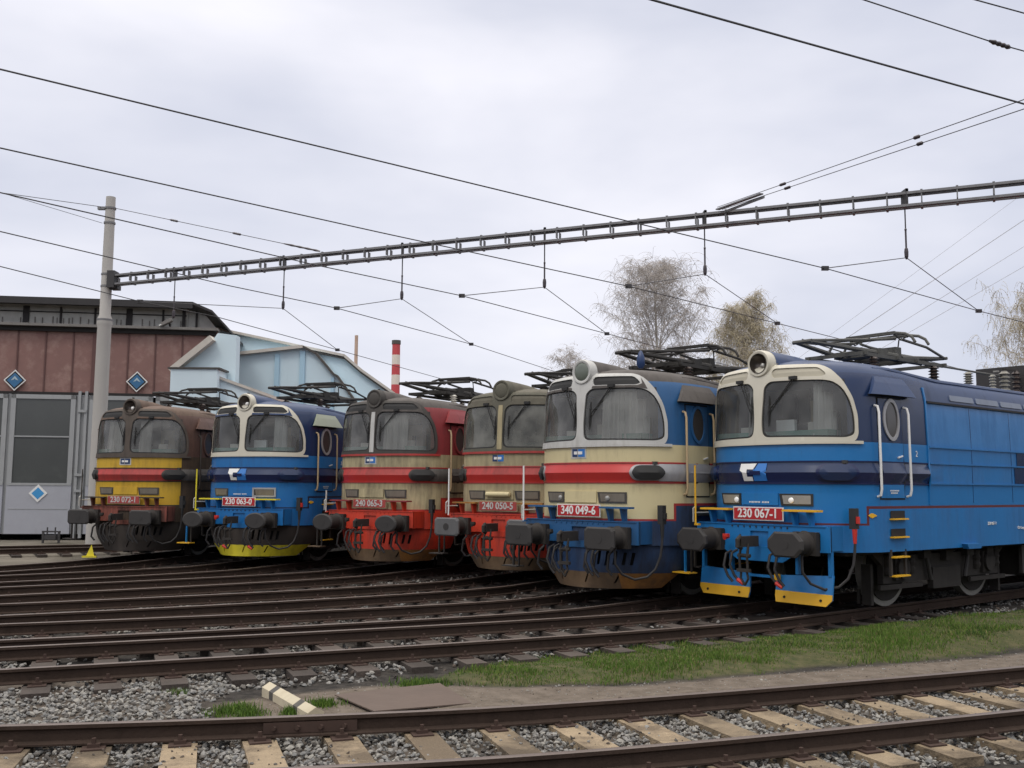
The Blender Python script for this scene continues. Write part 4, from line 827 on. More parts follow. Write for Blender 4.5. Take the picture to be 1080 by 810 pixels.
        flat([(-.17, 2.36), (-.06, 2.36), (-.06, 2.49), (-.17, 2.49)], P_['logon'], .010, 'logo_block'); flat([(-.04, 2.36), (.10, 2.36), (.10, 2.49), (-.04, 2.49)], P_['logob'] if key != '072' else P_['logon'], .010, 'logo_block')
        flat([(-.13, 2.40), (-.06, 2.40), (-.06, 2.45), (-.13, 2.45)], P_['white'], .016, 'logo_bar'); flat([(-.04, 2.40), (.05, 2.40), (.05, 2.45), (-.04, 2.45)], P_['white'], .016, 'logo_bar')
    # side inscriptions
    if key in ('067', '063'):
        text_mesh('2', .13, P_['white'], 'cab_number', root, sidem(2.60, 2.40, 1.482), sx=.9); text_mesh('230 067-1' if key == '067' else '230 063-0', .075, P_['white'], 'side_number', root, sidem(4.95, 1.29, 1.482)); text_mesh('ČD Cargo', .06, P_['white'], 'small_inscription', root, sidem(6.0, 1.20, 1.482))
        q = MB()
        for j in (0, 1):
            for i in range(9-j*2): q.box((1.80+i*.028+j*.02, -1.494, 1.83-j*.035), (.018, .002, .02), P_['white'])
        q.build('small_inscription', root)
        mb = MB(); A = a_of_s; patch(mb, [(A(5.85), 1.97), (A(8.2), 1.97), (A(8.2), 2.5), (A(5.95), 2.5), (A(5.95), 2.24), (A(5.85), 2.24)], [], P_['navy'], .012, .012, .3); mb.build('logo_block', body)
        mb = MB(); patch(mb, roundpoly([(A(1.40), 1.42), (A(1.50), 1.46), (A(1.40), 1.50), (A(1.34), 1.46)], .02), [], P_['yel'], .012, .012, .05); mb.build('jacking_mark', body)
    # jumper cable and socket on the right
    q = SP(a_of_s(1.12), 1.42, .0); mb = MB(); base = Vector((1.0, -1.37, 1.42)); mb.box(base, (.10, .10, .30), P_['black']); mb.box(base+Vector((0, -.05, -.02)), (.06, .06, .10), P_['redc' if isb else 'black']); mb.cyl(base+Vector((-.02, -.02, -.15)), base+Vector((-.02, -.02, -.36)), .038, P_['redc' if key == '067' else 'black'], .025, 8)
    jb = mb.build('jumper_socket', root)
    mb = MB(); b0 = base+Vector((-.02, -.02, -.36)); mb.tube(catmull([b0, b0+Vector((-.02, 0, -.25)), b0+Vector((-.12, .05, -.52)), b0+Vector((-.3, .22, -.66)), b0+Vector((-.42, .45, -.55)), b0+Vector((-.5, .55, -.30)), b0+Vector((-.5, .55, -.14))], 5) if False else [b0, b0+Vector((-.02, 0, -.15)), b0+Vector((-.04, .01, -.30)), b0+Vector((-.12, .05, -.50)), b0+Vector((-.22, .14, -.62)), b0+Vector((-.36, .28, -.66)), b0+Vector((-.5, .42, -.58)), b0+Vector((-.58, .5, -.42)), b0+Vector((-.56, .52, -.2)), b0+Vector((-.5, .52, -.12))], .021, P_['rubber'], 7); mb.build('jumper_cable', jb, smooth=True)
    # wipers
    for t0, t1 in ((.62, .20), (-.38, -.13)):
        mb = MB(); p0 = SP(a_of_t(t0), 3.53, .05); pb = SP(a_of_t(t1), 3.02, .045)
        mb.tube([p0, pb], .010, P_['black'], 5); mb.tube([p0+Vector((0, -.05, 0)), pb+Vector((0, -.03, .05))], .007, P_['black'], 5); mb.box(p0, (.06, .12, .05), P_['black'])
        u = SP(a_of_t(t1), 2.80, .03); v = SP(a_of_t(t1+.01), 3.28, .03); mb.tube([u, (u+v)/2, v], [.006, .018, .006], P_['black'], 5); mb.build('wiper', root)
    # antenna / marker on roof
    mb = MB(); mb.cyl((1.5, .55, 3.82), (1.5, .55, 4.12), .035, P_['black' if key != '049' else 'logon'], .03, 8); mb.build('antenna', root)
    if key == '049': mb = MB(); mb.lathe((1.9, -.3, 3.95), [(.04, 0), (.075, .07), (.07, .2), (.03, .3), (.0, .33)], P_['logon'], 12); mb.build('beacon', root, smooth=True)
    # under-frame and bogies
    mb = MB(); mb.box((LEN/2, 0, .96), (LEN-2.2, 2.3, .20), P_['under']); mb.box((LEN/2, 0, .62), (3.0, 2.4, .62), P_['under']); 
    for x in np.arange(6.9, 9.8, .95): mb.box((x, -1.22, .62), (.8, .06, .5), P_['buff'])
    mb.build('underframe', root)
    for bx in (4.07, 12.37):
        mb = MB()
        for sg in (1, -1):
            y = sg*1.02; mb.box((bx, y, .60), (3.7, .10, .42), P_['under']); mb.bar((bx-1.7, y, .66), (bx-2.05, y, .9), .09, .16, P_['under']); mb.bar((bx+1.7, y, .66), (bx+2.05, y, .9), .09, .16, P_['under'])
            mb.box((bx, y+sg*.05, .42), (.9, .10, .34), P_['under'])
            for ax in (-1.4, 1.4):
                mb.cyl((bx+ax, y-.02*sg, .625), (bx+ax, y+sg*.16, .625), .17, P_['under'], n=14); mb.box((bx+ax, y+sg*.03, .62), (.36, .16, .36), P_['under'])
                for q in (-.34, .34): mb.lathe((bx+ax+q, y+sg*.06, .52), [(.085, .06*k+(.0 if k % 2 else .0)) if k % 2 else (.065, .06*k) for k in range(6)], P_['under'], 10)
                mb.bar((bx+ax-.62, y+sg*.08, .34), (bx+ax+.62, y+sg*.08, .34), .05, .07, P_['under'])
                mb.box((bx+ax*1.46, y*.9, .38), (.07, .16, .62), P_['under']); mb.bar((bx+ax*1.46, y*.75, .3), (bx+ax*1.46-.02, y*.75, .08), .04, .04, P_['under'])
            mb.cyl((bx-.7, y+sg*.12, .85), (bx-.55, y+sg*.12, .4), .035, P_['buff'], n=8); mb.cyl((bx+.7, y+sg*.12, .85), (bx+.55, y+sg*.12, .4), .035, P_['buff'], n=8)
            for k in range(5): mb.box((bx-1.4+.7*k, y+sg*.10, .78+.05*(k % 2)), (.22, .12, .16), P_['under'])
        bg_ = mb.build('bogie', root)
        for ax in (-1.4, 1.4):
            mb = MB()
            for sg in (1, -1):
                y = sg*.72; prof = [(.52, .0), (.625, .01), (.63, .06), (.65, .11), (.52, .12)]
                mb.lathe((bx+ax, y+sg*.045-.06, .625), [(.12, .02), (.50, .02), (.52, .0), (.535, .0), (.545, .012)] if False else [(.535, -.03), (.535, .165)], P_['under'], 32, 'y')
                mb.lathe((bx+ax, y+sg*.045-.065, .626), [(.52, .0), (.624, .0), (.626, .14), (.52, .14)], P_['tyre'], 40, 'y')
            mb.cyl((bx+ax, -.75, .625), (bx+ax, .75, .625), .09, P_['under'], n=12); mb.build('wheelset', bg_)
    # rooftop: pantographs, insulators, resistor boxes
    def insul(mb, s_, y, z0, h, m, r=.085):
        pr_ = []; k = 5
        for i in range(k): pr_ += [(r*.55, z0+h*i/k), (r, z0+h*(i+.3)/k), (r*.55, z0+h*(i+.75)/k)]
        pr_.append((r*.5, z0+h)); mb.lathe((s_, y, 0), pr_, m, 12)
    pm_ = P_[c['panto']]
    def panto(s0, dr):
        pt = empty('pantograph', (0, 0, 0)); pt.parent = root; T = lambda s_, y, z: (s0+dr*s_, y, z)
        for s_, y in ((-1.0, .52), (-1.0, -.52), (.95, .52), (.95, -.52)):
            mb = MB(); insul(mb, s0+dr*s_, y, 3.80, .27, P_['insul'] if key != '065' or y > 0 else P_['insulw'], .10); mb.build('insulator', pt, smooth=True)
        mb = MB(); 
        for y in (.52, -.52): mb.bar(T(-1.35, y, 4.10), T(1.3, y, 4.10), .05, .06, pm_)
        for s_ in (-1.3, -.3, .3, 1.25): mb.bar(T(s_, -.6, 4.11), T(s_, .6, 4.11), .05, .06, pm_)
        mb.cyl(T(.0, -.2, 4.17), T(1.1, -.2, 4.17), .05, pm_, n=8); mb.cyl(T(-.1, .15, 4.2), T(-.9, .15, 4.2), .04, pm_, n=8); mb.box(T(.55, .1, 4.20), (.4, .25, .14), pm_); mb.cyl(T(-.9, -.22, 4.22), T(.8, -.22, 4.22), .055, pm_, n=10); mb.cyl(T(-.7, .30, 4.20), T(.9, .30, 4.20), .05, pm_, n=10); mb.box(T(-.55, 0, 4.2), (.25, .9, .12), pm_); mb.box(T(.0, 0, 4.26), (.18, .8, .16), pm_); mb.build('base_frame', pt)
        mb = MB()
        for y in (.35, -.35):
            mb.tube([T(-.15, y*1.3, 4.16), T(-2.25, y*.35, 4.26)], [.05, .034], pm_, 7); mb.tube([T(.15, y, 4.16), T(1.75, y*.8, 4.30)], [.05, .034], pm_, 7)
        mb.tube([T(-2.25, -.18, 4.26), T(-2.25, .18, 4.26)], .034, pm_, 7); mb.tube([T(1.75, -.36, 4.30), T(1.75, .36, 4.30)], .03, pm_, 7)
        mb.tube([T(-.15, .35, 4.24), T(-2.25, .0, 4.30)], .012, pm_, 5); mb.build('lower_arm', pt)
        mb = MB()
        for y in (.5, -.5):
            mb.tube([T(-2.25, y*.25, 4.27), T(-.95, y*.75, 4.38), T(-.1, y*.8, 4.48)], .026, pm_, 6); mb.tube([T(1.75, y*.6, 4.31), T(.9, y*.85, 4.42), T(.1, y*.8, 4.49)], .026, pm_, 6)
        mb.tube([T(-1.3, .38, 4.36), T(-.2, -.3, 4.49)], .013, pm_, 5); mb.tube([T(1.3, .38, 4.40), T(.2, -.3, 4.5)], .013, pm_, 5); mb.tube([T(-.9, -.4, 4.41), T(-.9, .4, 4.41)], .015, pm_, 5); mb.build('upper_arm', pt)
        mb = MB()
        for ds in (-.22, .22):
            mb.tube([T(ds, -.84, 4.36), T(ds, -.78, 4.46), T(ds, -.66, 4.53), T(ds, -.5, 4.56), T(ds, .5, 4.56), T(ds, .66, 4.53), T(ds, .78, 4.46), T(ds, .84, 4.36)], .026, pm_, 6)
            mb.box(T(ds, 0, 4.585), (.05, .95, .02), pm_)
        for y in (-.45, .45): mb.bar(T(-.22, y, 4.54), T(.22, y, 4.54), .03, .03, pm_); mb.tube([T(-.22, y, 4.55), T(0, y, 4.46), T(.22, y, 4.55)], .014, pm_, 5)
        mb.build('collector_head', pt)
    panto(4.05, 1); 
    if key != '072': panto(12.4, -1)
    mb = MB(); mb.tube([(4.9, -.15, 4.18), (5.9, -.4, 4.12), (7.0, -.45, 4.1), (9.4, -.45, 4.12), (11.2, -.3, 4.16)], .02, pm_, 6); mb.build('roof_busbar', root)
    for s_, y, h, m, r in ((7.15, -.55, .28, 'insulg', .07), (7.75, -.5, .40, 'insulg', .11), (8.35, -.45, .46, 'insul', .09), (5.6, -.85, .22, 'insulw' if key == '065' else 'insulg', .09)):
        mb = MB(); insul(mb, s_, y, 3.80 if abs(y) < .8 else 3.76, h, P_[m], r); mb.build('insulator', root, smooth=True)
    mb = MB(); mb.box((8.9, -.1, 4.12), (.75, 1.1, .52), P_['buff']); 
    for k in range(5): mb.box((8.9, -.67, 3.93+.1*k), (.72, .03, .035), P_['insulg'])
    mb.bar((7.0, -.65, 4.12), (7.5, -.5, 4.18), .03, .03, P_['insulg']); mb.bar((7.7, -.5, 4.24), (8.4, -.45, 4.26), .03, .03, P_['under']); mb.build('circuit_breaker', root)
    for k in range(4):
        x = 9.75+k*.85; mb = MB(); mb.box((x, 0, 3.86), (.78, 1.9, .10), P_['under']); mb.box((x, 0, 4.39), (.80, 1.7, .05), P_['redc'] if True else 0)
        for q in (-.36, .36): mb.box((x+q, -.8, 4.12), (.05, .06, .5), P_['insulg']); mb.box((x+q, .8, 4.12), (.05, .06, .5), P_['insulg'])
        for q in (-.16, .16): mb.lathe((x+q, -.80, 3.9), [(.07 if i % 2 else .09, .046*i) for i in range(11)], P_['black'], 10)
        mb.box((x, 0, 4.12), (.7, 1.35, .42), P_['buff']); mb.build('resistor_box', root)
    return root
for k in ('067', '049', '050', '065', '063', '072'): build_loco(k)
# ------------------------------------------------------------------ engine shed (left)
m_clad = mat('brown_cladding_sheet', (.20, .105, .092), .75, 0, .42, (.40, .29, .25), streak=False, var=.25, scale=1.2); m_clad2 = mat('brown_cladding_dark', (.11, .055, .05), .8, var=.2)
m_roofd = mat('tarred_roof', (.035, .033, .034), .85, var=.2); m_cler = mat('clerestory_glazing', (.40, .40, .37), .35, 0, .3, (.16, .16, .145), streak=True, var=.3); m_gut = mat('grey_gutter', (.17, .16, .15), .7, dirt=.3, var=.2)
m_doorg = mat('pale_grey_door_steel', (.34, .35, .39), .5, 0, .15, (.16, .15, .14), var=.08); m_doorf = mat('door_frame_steel', (.30, .31, .315), .5, 0, .25, (.12, .11, .1), var=.08)
m_pane = mat('dark_door_glass', (.065, .07, .07), .18, 0, .25, (.10, .11, .10), streak=False, var=.2, scale=.5); m_darkin = mat('dark_recess', (.02, .018, .018), .9)
m_signw = mat('sign_white', (.7, .7, .68), .5, dirt=.1, var=.04); m_signb = mat('sign_blue', (.03, .13, .27), .5, dirt=.1, var=.05); m_signl = mat('sign_bright_blue', (.04, .26, .55), .5, var=.05); m_signt = mat('sign_tint', (.35, .45, .5), .5, var=.05)
TH = R(8); SH = empty('engine_shed', (-19, 37, -.22), TH, label='brown clad engine shed with tall grey glazed doors and dark clerestory at the left edge', category='engine shed')
def U(z): return z+.22
mb = MB(); mb.box((-8.5, 4.0, U(2.6)), (31.6, 7.6, 5.2), m_darkin); mb.box((-8.35, .17, U(6.52)), (31.9, .3, 2.55), m_clad)
for i in range(32): mb.box((-23.7+i*1.0, .005, U(6.5)), (.05, .05, 2.5), m_clad2)
mb.box((-3.2, -.01, U(6.5)), (.30, .08, 2.55), m_clad2); mb.box((3.15, -.01, U(6.5)), (.30, .08, 2.55), m_clad2)
mb.box((7.52, .2, U(2.6)), (.5, .5, 5.3), m_clad2); mb.build('wall', SH)
mb = MB(); mb.box((-8.45, -.06, U(7.84)), (32.2, .5, .10), m_gut); mb.box((-8.45, .02, U(7.70)), (32.0, .3, .16), m_darkin); mb.build('gutter', SH)
mb = MB(); mb.box((-9.0, 1.0, U(8.32)), (30.6, .2, .95), m_cler)
for i in range(24): mb.box((-22.8+i*1.28, .87, U(8.3)), (.07 if i % 3 else .22, .06, .85), m_roofd)
mb.box((-9.0, .87, U(8.52)), (30.5, .03, .04), m_roofd)
for i in range(150):
    if random.random() < .75: mb.box((-23.6+i*.2+random.uniform(-.05, .05), .875, U(8.15)), (.03, .03, random.uniform(.25, .42)), m_gut)
mb.add([(6.2, .95, U(7.9)), (7.55, .95, U(7.9)), (7.0, .95, U(8.55)), (6.2, .95, U(8.8))], [(0,1,2,3)], m_cler); mb.box((6.15, .9, U(8.3)), (.12, .1, .9), m_roofd); mb.build('clerestory', SH)
mb = MB(); prof = [(-24.6, 8.86), (6.6, 8.86), (7.35, 8.55), (7.95, 7.92)]
vs = [(x, y, U(z+dz)) for y in (.1, 8) for (x, z) in prof for dz in (0, .10)]
fs = []
for i in range(3):
    b = i*2; fs += [(b, b+2, b+3, b+1), (8+b+1, 8+b+3, 8+b+2, 8+b), (b+1, b+3, 8+b+3, 8+b+1), (b+2, b, 8+b, 8+b+2)]
fs += [(6, 14, 15, 7)]; mb.add(vs, fs, m_roofd); mb.box((-9.0, .14, U(8.80)), (31.2, .1, .20), m_roofd); mb.build('roof', SH)
def leaf(x0, x1, nm='door'):
    d = MB(); t = 5.20; f = .17
    d.box(((x0+x1)/2, -.06, U(.93)), (x1-x0, .08, 1.86), m_doorg)
    for x in (x0+f/2, x1-f/2): d.box((x, -.06, U(3.53)), (f, .08, 3.34), m_doorf)
    d.box(((x0+x1)/2, -.06, U(5.12)), (x1-x0, .08, .16), m_doorf); d.box(((x0+x1)/2, -.07, U(3.62)), (x1-x0-.3, .06, .05), m_doorf); d.box(((x0+x1)/2, -.105, U(1.84)), (x1-x0-.02, .03, .09), m_doorf); d.box(((x0+x1)/2, -.105, U(.92)), (x1-x0-.2, .012, .025), m_doorf)
    o = d.build(nm, SH); p = MB(); p.box(((x0+x1)/2, -.045, U(3.5)), (x1-x0-2*f, .03, 3.3), m_pane); p.build('pane', o); return o
for x0 in (-15.1, -9.9, -4.7, .24-5.35*0):
    pass
leaf(.22, 2.52); leaf(-2.10, .10); leaf(3.02, 5.32); leaf(5.42, 7.2); leaf(-5.0, -2.6); leaf(-7.4, -5.1); leaf(-10.3, -7.9); leaf(-12.7, -10.4)
mb = MB()
for x in (2.66, 2.90, -2.24, -2.46): mb.box((x, -.05, U(2.6)), (.10, .14, 5.5), m_doorf)
mb.box((2.77, .02, U(2.6)), (.50, .08, 5.2), m_doorf); mb.box((-2.35, .02, U(2.6)), (.5, .08, 5.2), m_doorf); mb.box((.16, .02, U(2.6)), (.14, .08, 5.2), m_doorf)
for z in (4.6, 2.2, 1.6): mb.box((2.78, -.13, U(z)), (.32, .06, .10), m_doorf)
mb.box((-9, .0, U(5.26)), (32, .1, .10), m_darkin); mb.build('door_post', SH)
def diamond(x, z, r, nm, kind, y=-.10):
    d = MB(); th = .02
    def dm(r_, m, yy): d.add([(x, yy, U(z-r_)), (x+r_, yy, U(z)), (x, yy, U(z+r_)), (x-r_, yy, U(z)), (x, yy+th, U(z-r_)), (x+r_, yy+th, U(z)), (x, yy+th, U(z+r_)), (x-r_, yy+th, U(z))], [(0,1,2,3),(7,6,5,4),(0,4,5,1),(1,5,6,2),(2,6,7,3),(3,7,4,0)], m)
    dm(r, m_signw, y)
    if kind: dm(r*.86, m_darkin, y-.006); dm(r*.70, m_signb, y-.012); d.add([(x, y-.018, U(z+.40*r)), (x-.34*r, y-.018, U(z-.02*r)), (x-.10*r, y-.018, U(z+.05*r)), (x, y-.018, U(z+.16*r)), (x+.10*r, y-.018, U(z+.05*r)), (x+.34*r, y-.018, U(z-.02*r))], [(0,1,2,3,4,5)], m_signt)
    else: dm(r*.68, m_signl, y-.006)
    o = d.build(nm); o.parent = None; o.matrix_world = Matrix.Translation((-19, 37, -.22)) @ Matrix.Rotation(TH, 4, 'Z'); return o
tag(diamond(.30, 5.72, .40, 'diamond_sign', 1), label='dark blue diamond sign with white border on the brown cladding at the far left edge', category='sign')
tag(diamond(4.70, 5.76, .40, 'diamond_sign', 1), label='dark blue diamond sign on the brown cladding just right of the concrete mast', category='sign')
tag(diamond(1.36, 1.50, .33, 'diamond_sign', 0, -.13), label='bright blue diamond with white border on the lower grey door panel', category='sign')
mb = MB(); mb.box((5.75, -.3, U(8.06)), (.42, .3, .12), m_gut, Matrix.Rotation(-.5, 3, 'Y')); mb.box((5.62, -.3, U(7.98)), (.30, .26, .05), m_signw, Matrix.Rotation(-.5, 3, 'Y')); mb.bar((5.85, -.1, U(7.88)), (5.8, -.25, U(8.1)), .05, .05, m_darkin)
o = mb.build('floodlight'); o.matrix_world = Matrix.Translation((-19, 37, -.22)) @ Matrix.Rotation(TH, 4, 'Z'); tag(o, label='small floodlight on the gutter of the brown shed', category='floodlight')
# ------------------------------------------------------------------ pale blue building
m_lb = mat('pale_blue_render', (.56, .69, .75), .85, 0, .14, (.24, .34, .40), var=.06, scale=.6); m_lb2 = mat('white_blue_render', (.62, .74, .80), .85, 0, .12, (.3, .38, .42), var=.05, scale=.6)
m_lb3 = mat('shaded_blue_render', (.38, .56, .68), .85, 0, .2, (.2, .28, .33), var=.06, scale=.6); m_cop = mat('weathered_coping', (.52, .49, .44), .9, 0, .22, (.12, .11, .1), streak=False, var=.2); m_cop2 = mat('dark_eaves_trim', (.07, .065, .06), .8, var=.2)
BL = empty('pale_blue_workshop', (-9, 42, -.22), 0, label='pale blue rendered building with stepped, bent roofline behind the locomotives', category='building')
def prism(poly, y0, y1, m, nm, par=BL, mroof=m_roofd):
    n = len(poly); mb = MB(); vs = [(x+9, y0-42, z+.22) for x, z in poly]+[(x+9, y1-42, z+.22) for x, z in poly]
    mb.add(vs, [tuple(range(n)), tuple(range(2*n-1, n-1, -1))]+[(i+n, (i+1) % n+n, (i+1) % n, i) for i in range(n)], m); return mb.build(nm, par)
def coping(pts, y, w, h, m, nm='coping'):
    mb = MB()
    for (x0, z0), (x1, z1) in zip(pts, pts[1:]): mb.bar((x0+9, y-42, z0+.22), (x1+9, y-42, z1+.22), w, h, m)
    return mb.build(nm, BL)
WA = [(-13.22,8.73),(-9.17,7.90),(-7.34,7.53),(-6.58,6.89),(-5.27,5.98)]
prism([(-13.2,-.2),(-4.0,-.2),(-4.0,5.1)]+WA[::-1], 43, 50, m_lb, 'wall'); coping(WA+[(-4.0, 5.05)], 43, .5, .11, m_cop); coping([(x, z-.12) for x, z in WA[1:]]+[(-4.0, 4.93)], 42.95, .3, .06, m_cop2, 'eaves_trim')
WB = [(-11.88,7.43),(-8.95,7.77),(-8.38,7.49),(-7.62,6.59),(-7.46,6.52),(-6.70,5.50)]
prism([(-11.88,-.2),(-6.3,-.2),(-6.3,5.0)]+WB[::-1], 42, 42.9, m_lb, 'wall'); coping(WB[:2], 41.95, .4, .13, m_cop); coping(WB[1:]+[(-6.2, 4.85)], 41.95, .3, .09, m_cop2, 'eaves_trim')
for x, w_, m, zt in ((-10.05, .20, m_lb3, 7.45), (-8.97, .22, m_lb3, 7.6), (-7.66, .14, m_lb3, 6.45), (-6.62, .12, m_lb3, 5.2)):
    q = MB(); q.box((x+9, -.03, (zt+.22)/2), (w_, .1, zt+.22), m); q.build('seam_shade_strip', BL)  # added darker strips: panel seams, with shade of turned faces put into colour
prism([(-12.47,-0.2),(-10.1,-0.2),(-10.15,7.34),(-10.84,7.42),(-11.02,7.16),(-12.38,6.02)], 36.0, 36.5, m_lb, 'wall'); coping([(-12.43,5.97),(-10.97,7.2)], 35.9, .5, .22, m_cop)
prism([(-12.1,-0.2),(-10.45,-0.2),(-10.45,5.93),(-12.1,5.93)], 34.8, 35.95, m_lb2, 'annexe_wall'); coping([(-12.2,5.97),(-10.36,5.97)], 35.35, 1.2, .06, m_cop2, 'annexe_roof')
prism([(-10.48,-0.2),(-8.08,-0.2),(-8.08,4.79),(-10.48,5.62)], 35.2, 35.9, m_lb2, 'annexe_wall'); coping([(-10.49,5.68),(-7.99,4.81)], 35.4, .6, .10, m_cop)
# ------------------------------------------------------------------ chimneys
m_red = mat('chimney_red', (.45, .06, .07), .8, var=.1); m_chw = mat('chimney_white', (.62, .56, .50), .8, var=.08); m_rust = mat('pale_rust', (.45, .33, .26), .8, 0, .3, (.3, .15, .1), var=.1)
mb = MB(); z = [0, 20.5, 22.5, 24.5, 26.6, 28.6, 30.8, 31.6]; ms = [m_chw, m_red, m_chw, m_red, m_chw, m_red, m_cop2]
for i in range(7): mb.lathe((0, 0, 0), [(1.05-z[i]*.008+(.12 if i == 6 else 0), z[i]), (1.05-z[i+1]*.008+(.12 if i == 6 else 0), z[i+1])], ms[i], 20)
tag(mb.build('factory_chimney', loc=(-23.7, 200, 0)), label='tall factory chimney striped red and white, far behind the pale blue building', category='chimney')
mb = MB(); mb.lathe((0, 0, 0), [(.45, 0), (.28, 18), (.26, 24.9)], m_rust, 12); tag(mb.build('thin_stack', loc=(-23.9, 150, 0), smooth=True), label='thin pale rusty stack left of the striped chimney', category='chimney')
# ------------------------------------------------------------------ mast, beam, hangers, wires
m_conc = mat('mast_concrete', (.40, .385, .36), .85, 0, .15, (.22, .2, .18), var=.08, scale=2); m_steel = mat('galvanised_steel', (.20, .20, .205), .6, .3, .3, (.07, .06, .055), var=.2); m_steeld = mat('dark_steel', (.05, .048, .05), .6, .3, .2, var=.2)
m_wire = mat('copper_wire_dull', (.06, .058, .06), .6, .3, var=.1); m_porc = mat('insulator_dark', (.045, .035, .04), .35, var=.2)
MX, MY = -13.36, 32.0
root = empty('concrete_mast', (MX, MY, -.22), label='tall pale concrete mast at the left carrying the lattice beam', category='mast')
mb = MB(); mb.lathe((0, 0, .22), [(.245, -.22), (.225, 3.5), (.215, 6.95), (.225, 7.0), (.24, 7.08), (.24, 7.22), (.175, 7.36), (.165, 9.5), (.150, 11.33)], m_conc, 28); mb.build('shaft', root, smooth=True)
mb = MB()
for z in (10.95, 10.45, 8.72, 8.32, 7.2): mb.lathe((0, 0, z+.22), [(.185 if z > 8 else .25, -.03), (.185 if z > 8 else .25, .03)], m_steel, 20)
mb.box((-.28, 0, 11.17), (.25, .12, .10), m_steel); mb.box((.24, -.1, 8.74), (.24, .4, .56), m_steeld); mb.box((.30, .0, 8.50), (.25, .3, .14), m_steeld); mb.build('bracket', root)
BA = Vector((-13.05, 31.9, 8.36)); BD = (Vector((11.27, 21.1, 8.30))-BA).normalized(); BLN = (Vector((19, 17.7, 8.3))-BA).length; BN = Vector((-BD.y, BD.x, 0))
root = empty('lattice_beam', BA, label='long grey lattice girder spanning from the concrete mast across the sky', category='gantry beam')
hh = .29; ww = .24
for name, off_, z in (('chord', -ww/2, 0), ('chord', ww/2, 0), ('chord', -ww/2, hh), ('chord', ww/2, hh)):
    mb = MB(); p = BN*off_+Vector((0, 0, z)); mb.bar(p, p+BD*BLN, .045, .058, m_steel); sg = 1 if off_ < 0 else -1; pp = p+BN*sg*.045+Vector((0, 0, (.034 if z else -.034))); mb.bar(pp, pp+BD*BLN, .06, .010, m_steel); mb.build(name, root)
nb = int(BLN/.74)
pbm = None
for i in range(nb+1):
    x = min(i*.74+.05, BLN-.05)
    if pbm is None:
        mb = MB()
        for off_ in (-ww/2, ww/2): mb.bar(BN*off_+Vector((0, 0, .05)), BN*off_+Vector((0, 0, hh-.05)), .10, .025, m_steel, up=BD)
        mb.bar(BN*-ww/2+Vector((0,0,-.05)), BN*ww/2+Vector((0,0,-.05)), .05, .02, m_steel); mb.bar(BN*-ww/2+Vector((0,0,hh+.05)), BN*ww/2+Vector((0,0,hh+.05)), .05, .02, m_steel)
        pbm = mb.build('batten', root); pbm.location = BD*x
    else: shear_copy(pbm, root, BD*x)
def onbeam(x): t = (x-BA.x)/BD.x; return BA+BD*t
HX = [(-10.72, None, None, 'first hanger from the concrete mast, seen against the shed roof'),
 (-6.86, (-8.5, 22.24, 6), (-5.36, 30.03, 6), 'second hanger from the concrete mast, above the blue locomotive with yellow plough'),
 (-3.13, (-4.13, 22.91, 6), (-1.2, 28.62, 6), 'hanger under the beam above the dirty red and cream locomotive'),
 (.84, (-1.11, 21.29, 6), (2.56, 26.47, 6), 'hanger under the beam left of the two bare birches'),
 (4.75, (2.4, 20.14, 6), (6.67, 24.59, 6), 'hanger under the beam above the gap between the two bare birches'),
 (8.98, (5.9, 18.34, 6), (10.84, 22.67, 6), 'last hanger toward the right, above the clean bright blue locomotive')]
for x, l_, r_, lb in HX:
    p = onbeam(x); root = empty('wire_hanger', (p.x, p.y, 8.3), label=lb, category='wire hanger', group='insulated hangers under the beam'); D = 1.22
    mb = MB(); mb.box((0, 0, .36), (.07, .30, .06), m_steeld); mb.box((0, 0, .22), (.05, .30, .36), m_steeld); mb.tube([(0, 0, 0.05), (0, 0, -D*.45)], .016, m_steeld, 6); mb.build('rod', root)
    mb = MB(); mb.lathe((0, 0, 0), [(.012, -D*.40), (.03, -D*.43), (.022, -D*.46), (.022, -D*.78), (.04, -D*.80), (.05, -D*.86), (.045, -D*.95), (.02, -D)], m_porc, 8); mb.build('insulator', root)
    for q in (l_, r_):
        if q is None: continue
        mb = MB(); v = Vector(q)-Vector((p.x, p.y, 8.3)); mb.tube([(0, 0, -D*.97), tuple(v)], .010, m_wire, 5); mb.box(v, (.13, .06, .08), m_steeld); mb.build('pull_off_wire', root)
def wire(name, pts, r, label, cat='overhead wire', grp=None, ins=()):
    mb = MB(); mb.tube(pts, r, m_wire, 6)
    o = mb.build(name); tag(o, label=label, category=cat)
    if grp: o['group'] = grp
    for p, q, rr in ins:
        mb = MB(); p, q = Vector(p), Vector(q); n = 9; mb.tube([p.lerp(q, i/n) for i in range(n+1)], [rr*.5]+[rr if i % 2 else rr*.7 for i in range(n-1)]+[rr*.5], m_porc, 8); mb.build('insulator', o)
    return o
def ext(P, a=0, b=0):
    P = [Vector(p) for p in P]; return [P[0]-(P[1]-P[0]).normalized()*a]+P+[P[-1]+(P[-1]-P[-2]).normalized()*b]
G = 'contact wires over the tracks'
wire('contact_wire', ext([(-5.19,9.6,6),(1.44,14.85,6),(5.9,18.34,6),(10.84,22.67,6),(12.67,24.18,6)], 6, 14), .010, 'contact wire entering at the upper left and meeting the last hanger on the right', 'overhead wire', G)
wire('contact_wire', ext([(-6.4,11.95,6),(-2.2,15.92,6),(2.4,20.14,6),(6.67,24.59,6)], 6, 14), .010, 'contact wire running just above the cream and blue locomotive, past both birches', 'overhead wire', G)
wire('contact_wire', ext([(-7.38,13.84,6),(-6.48,14.95,6),(-3.7,18.41,6),(-1.11,21.29,6),(2.56,26.47,6)], 6, 14), .010, 'contact wire passing behind the top of the concrete mast toward the grimy windscreens', 'overhead wire', G)
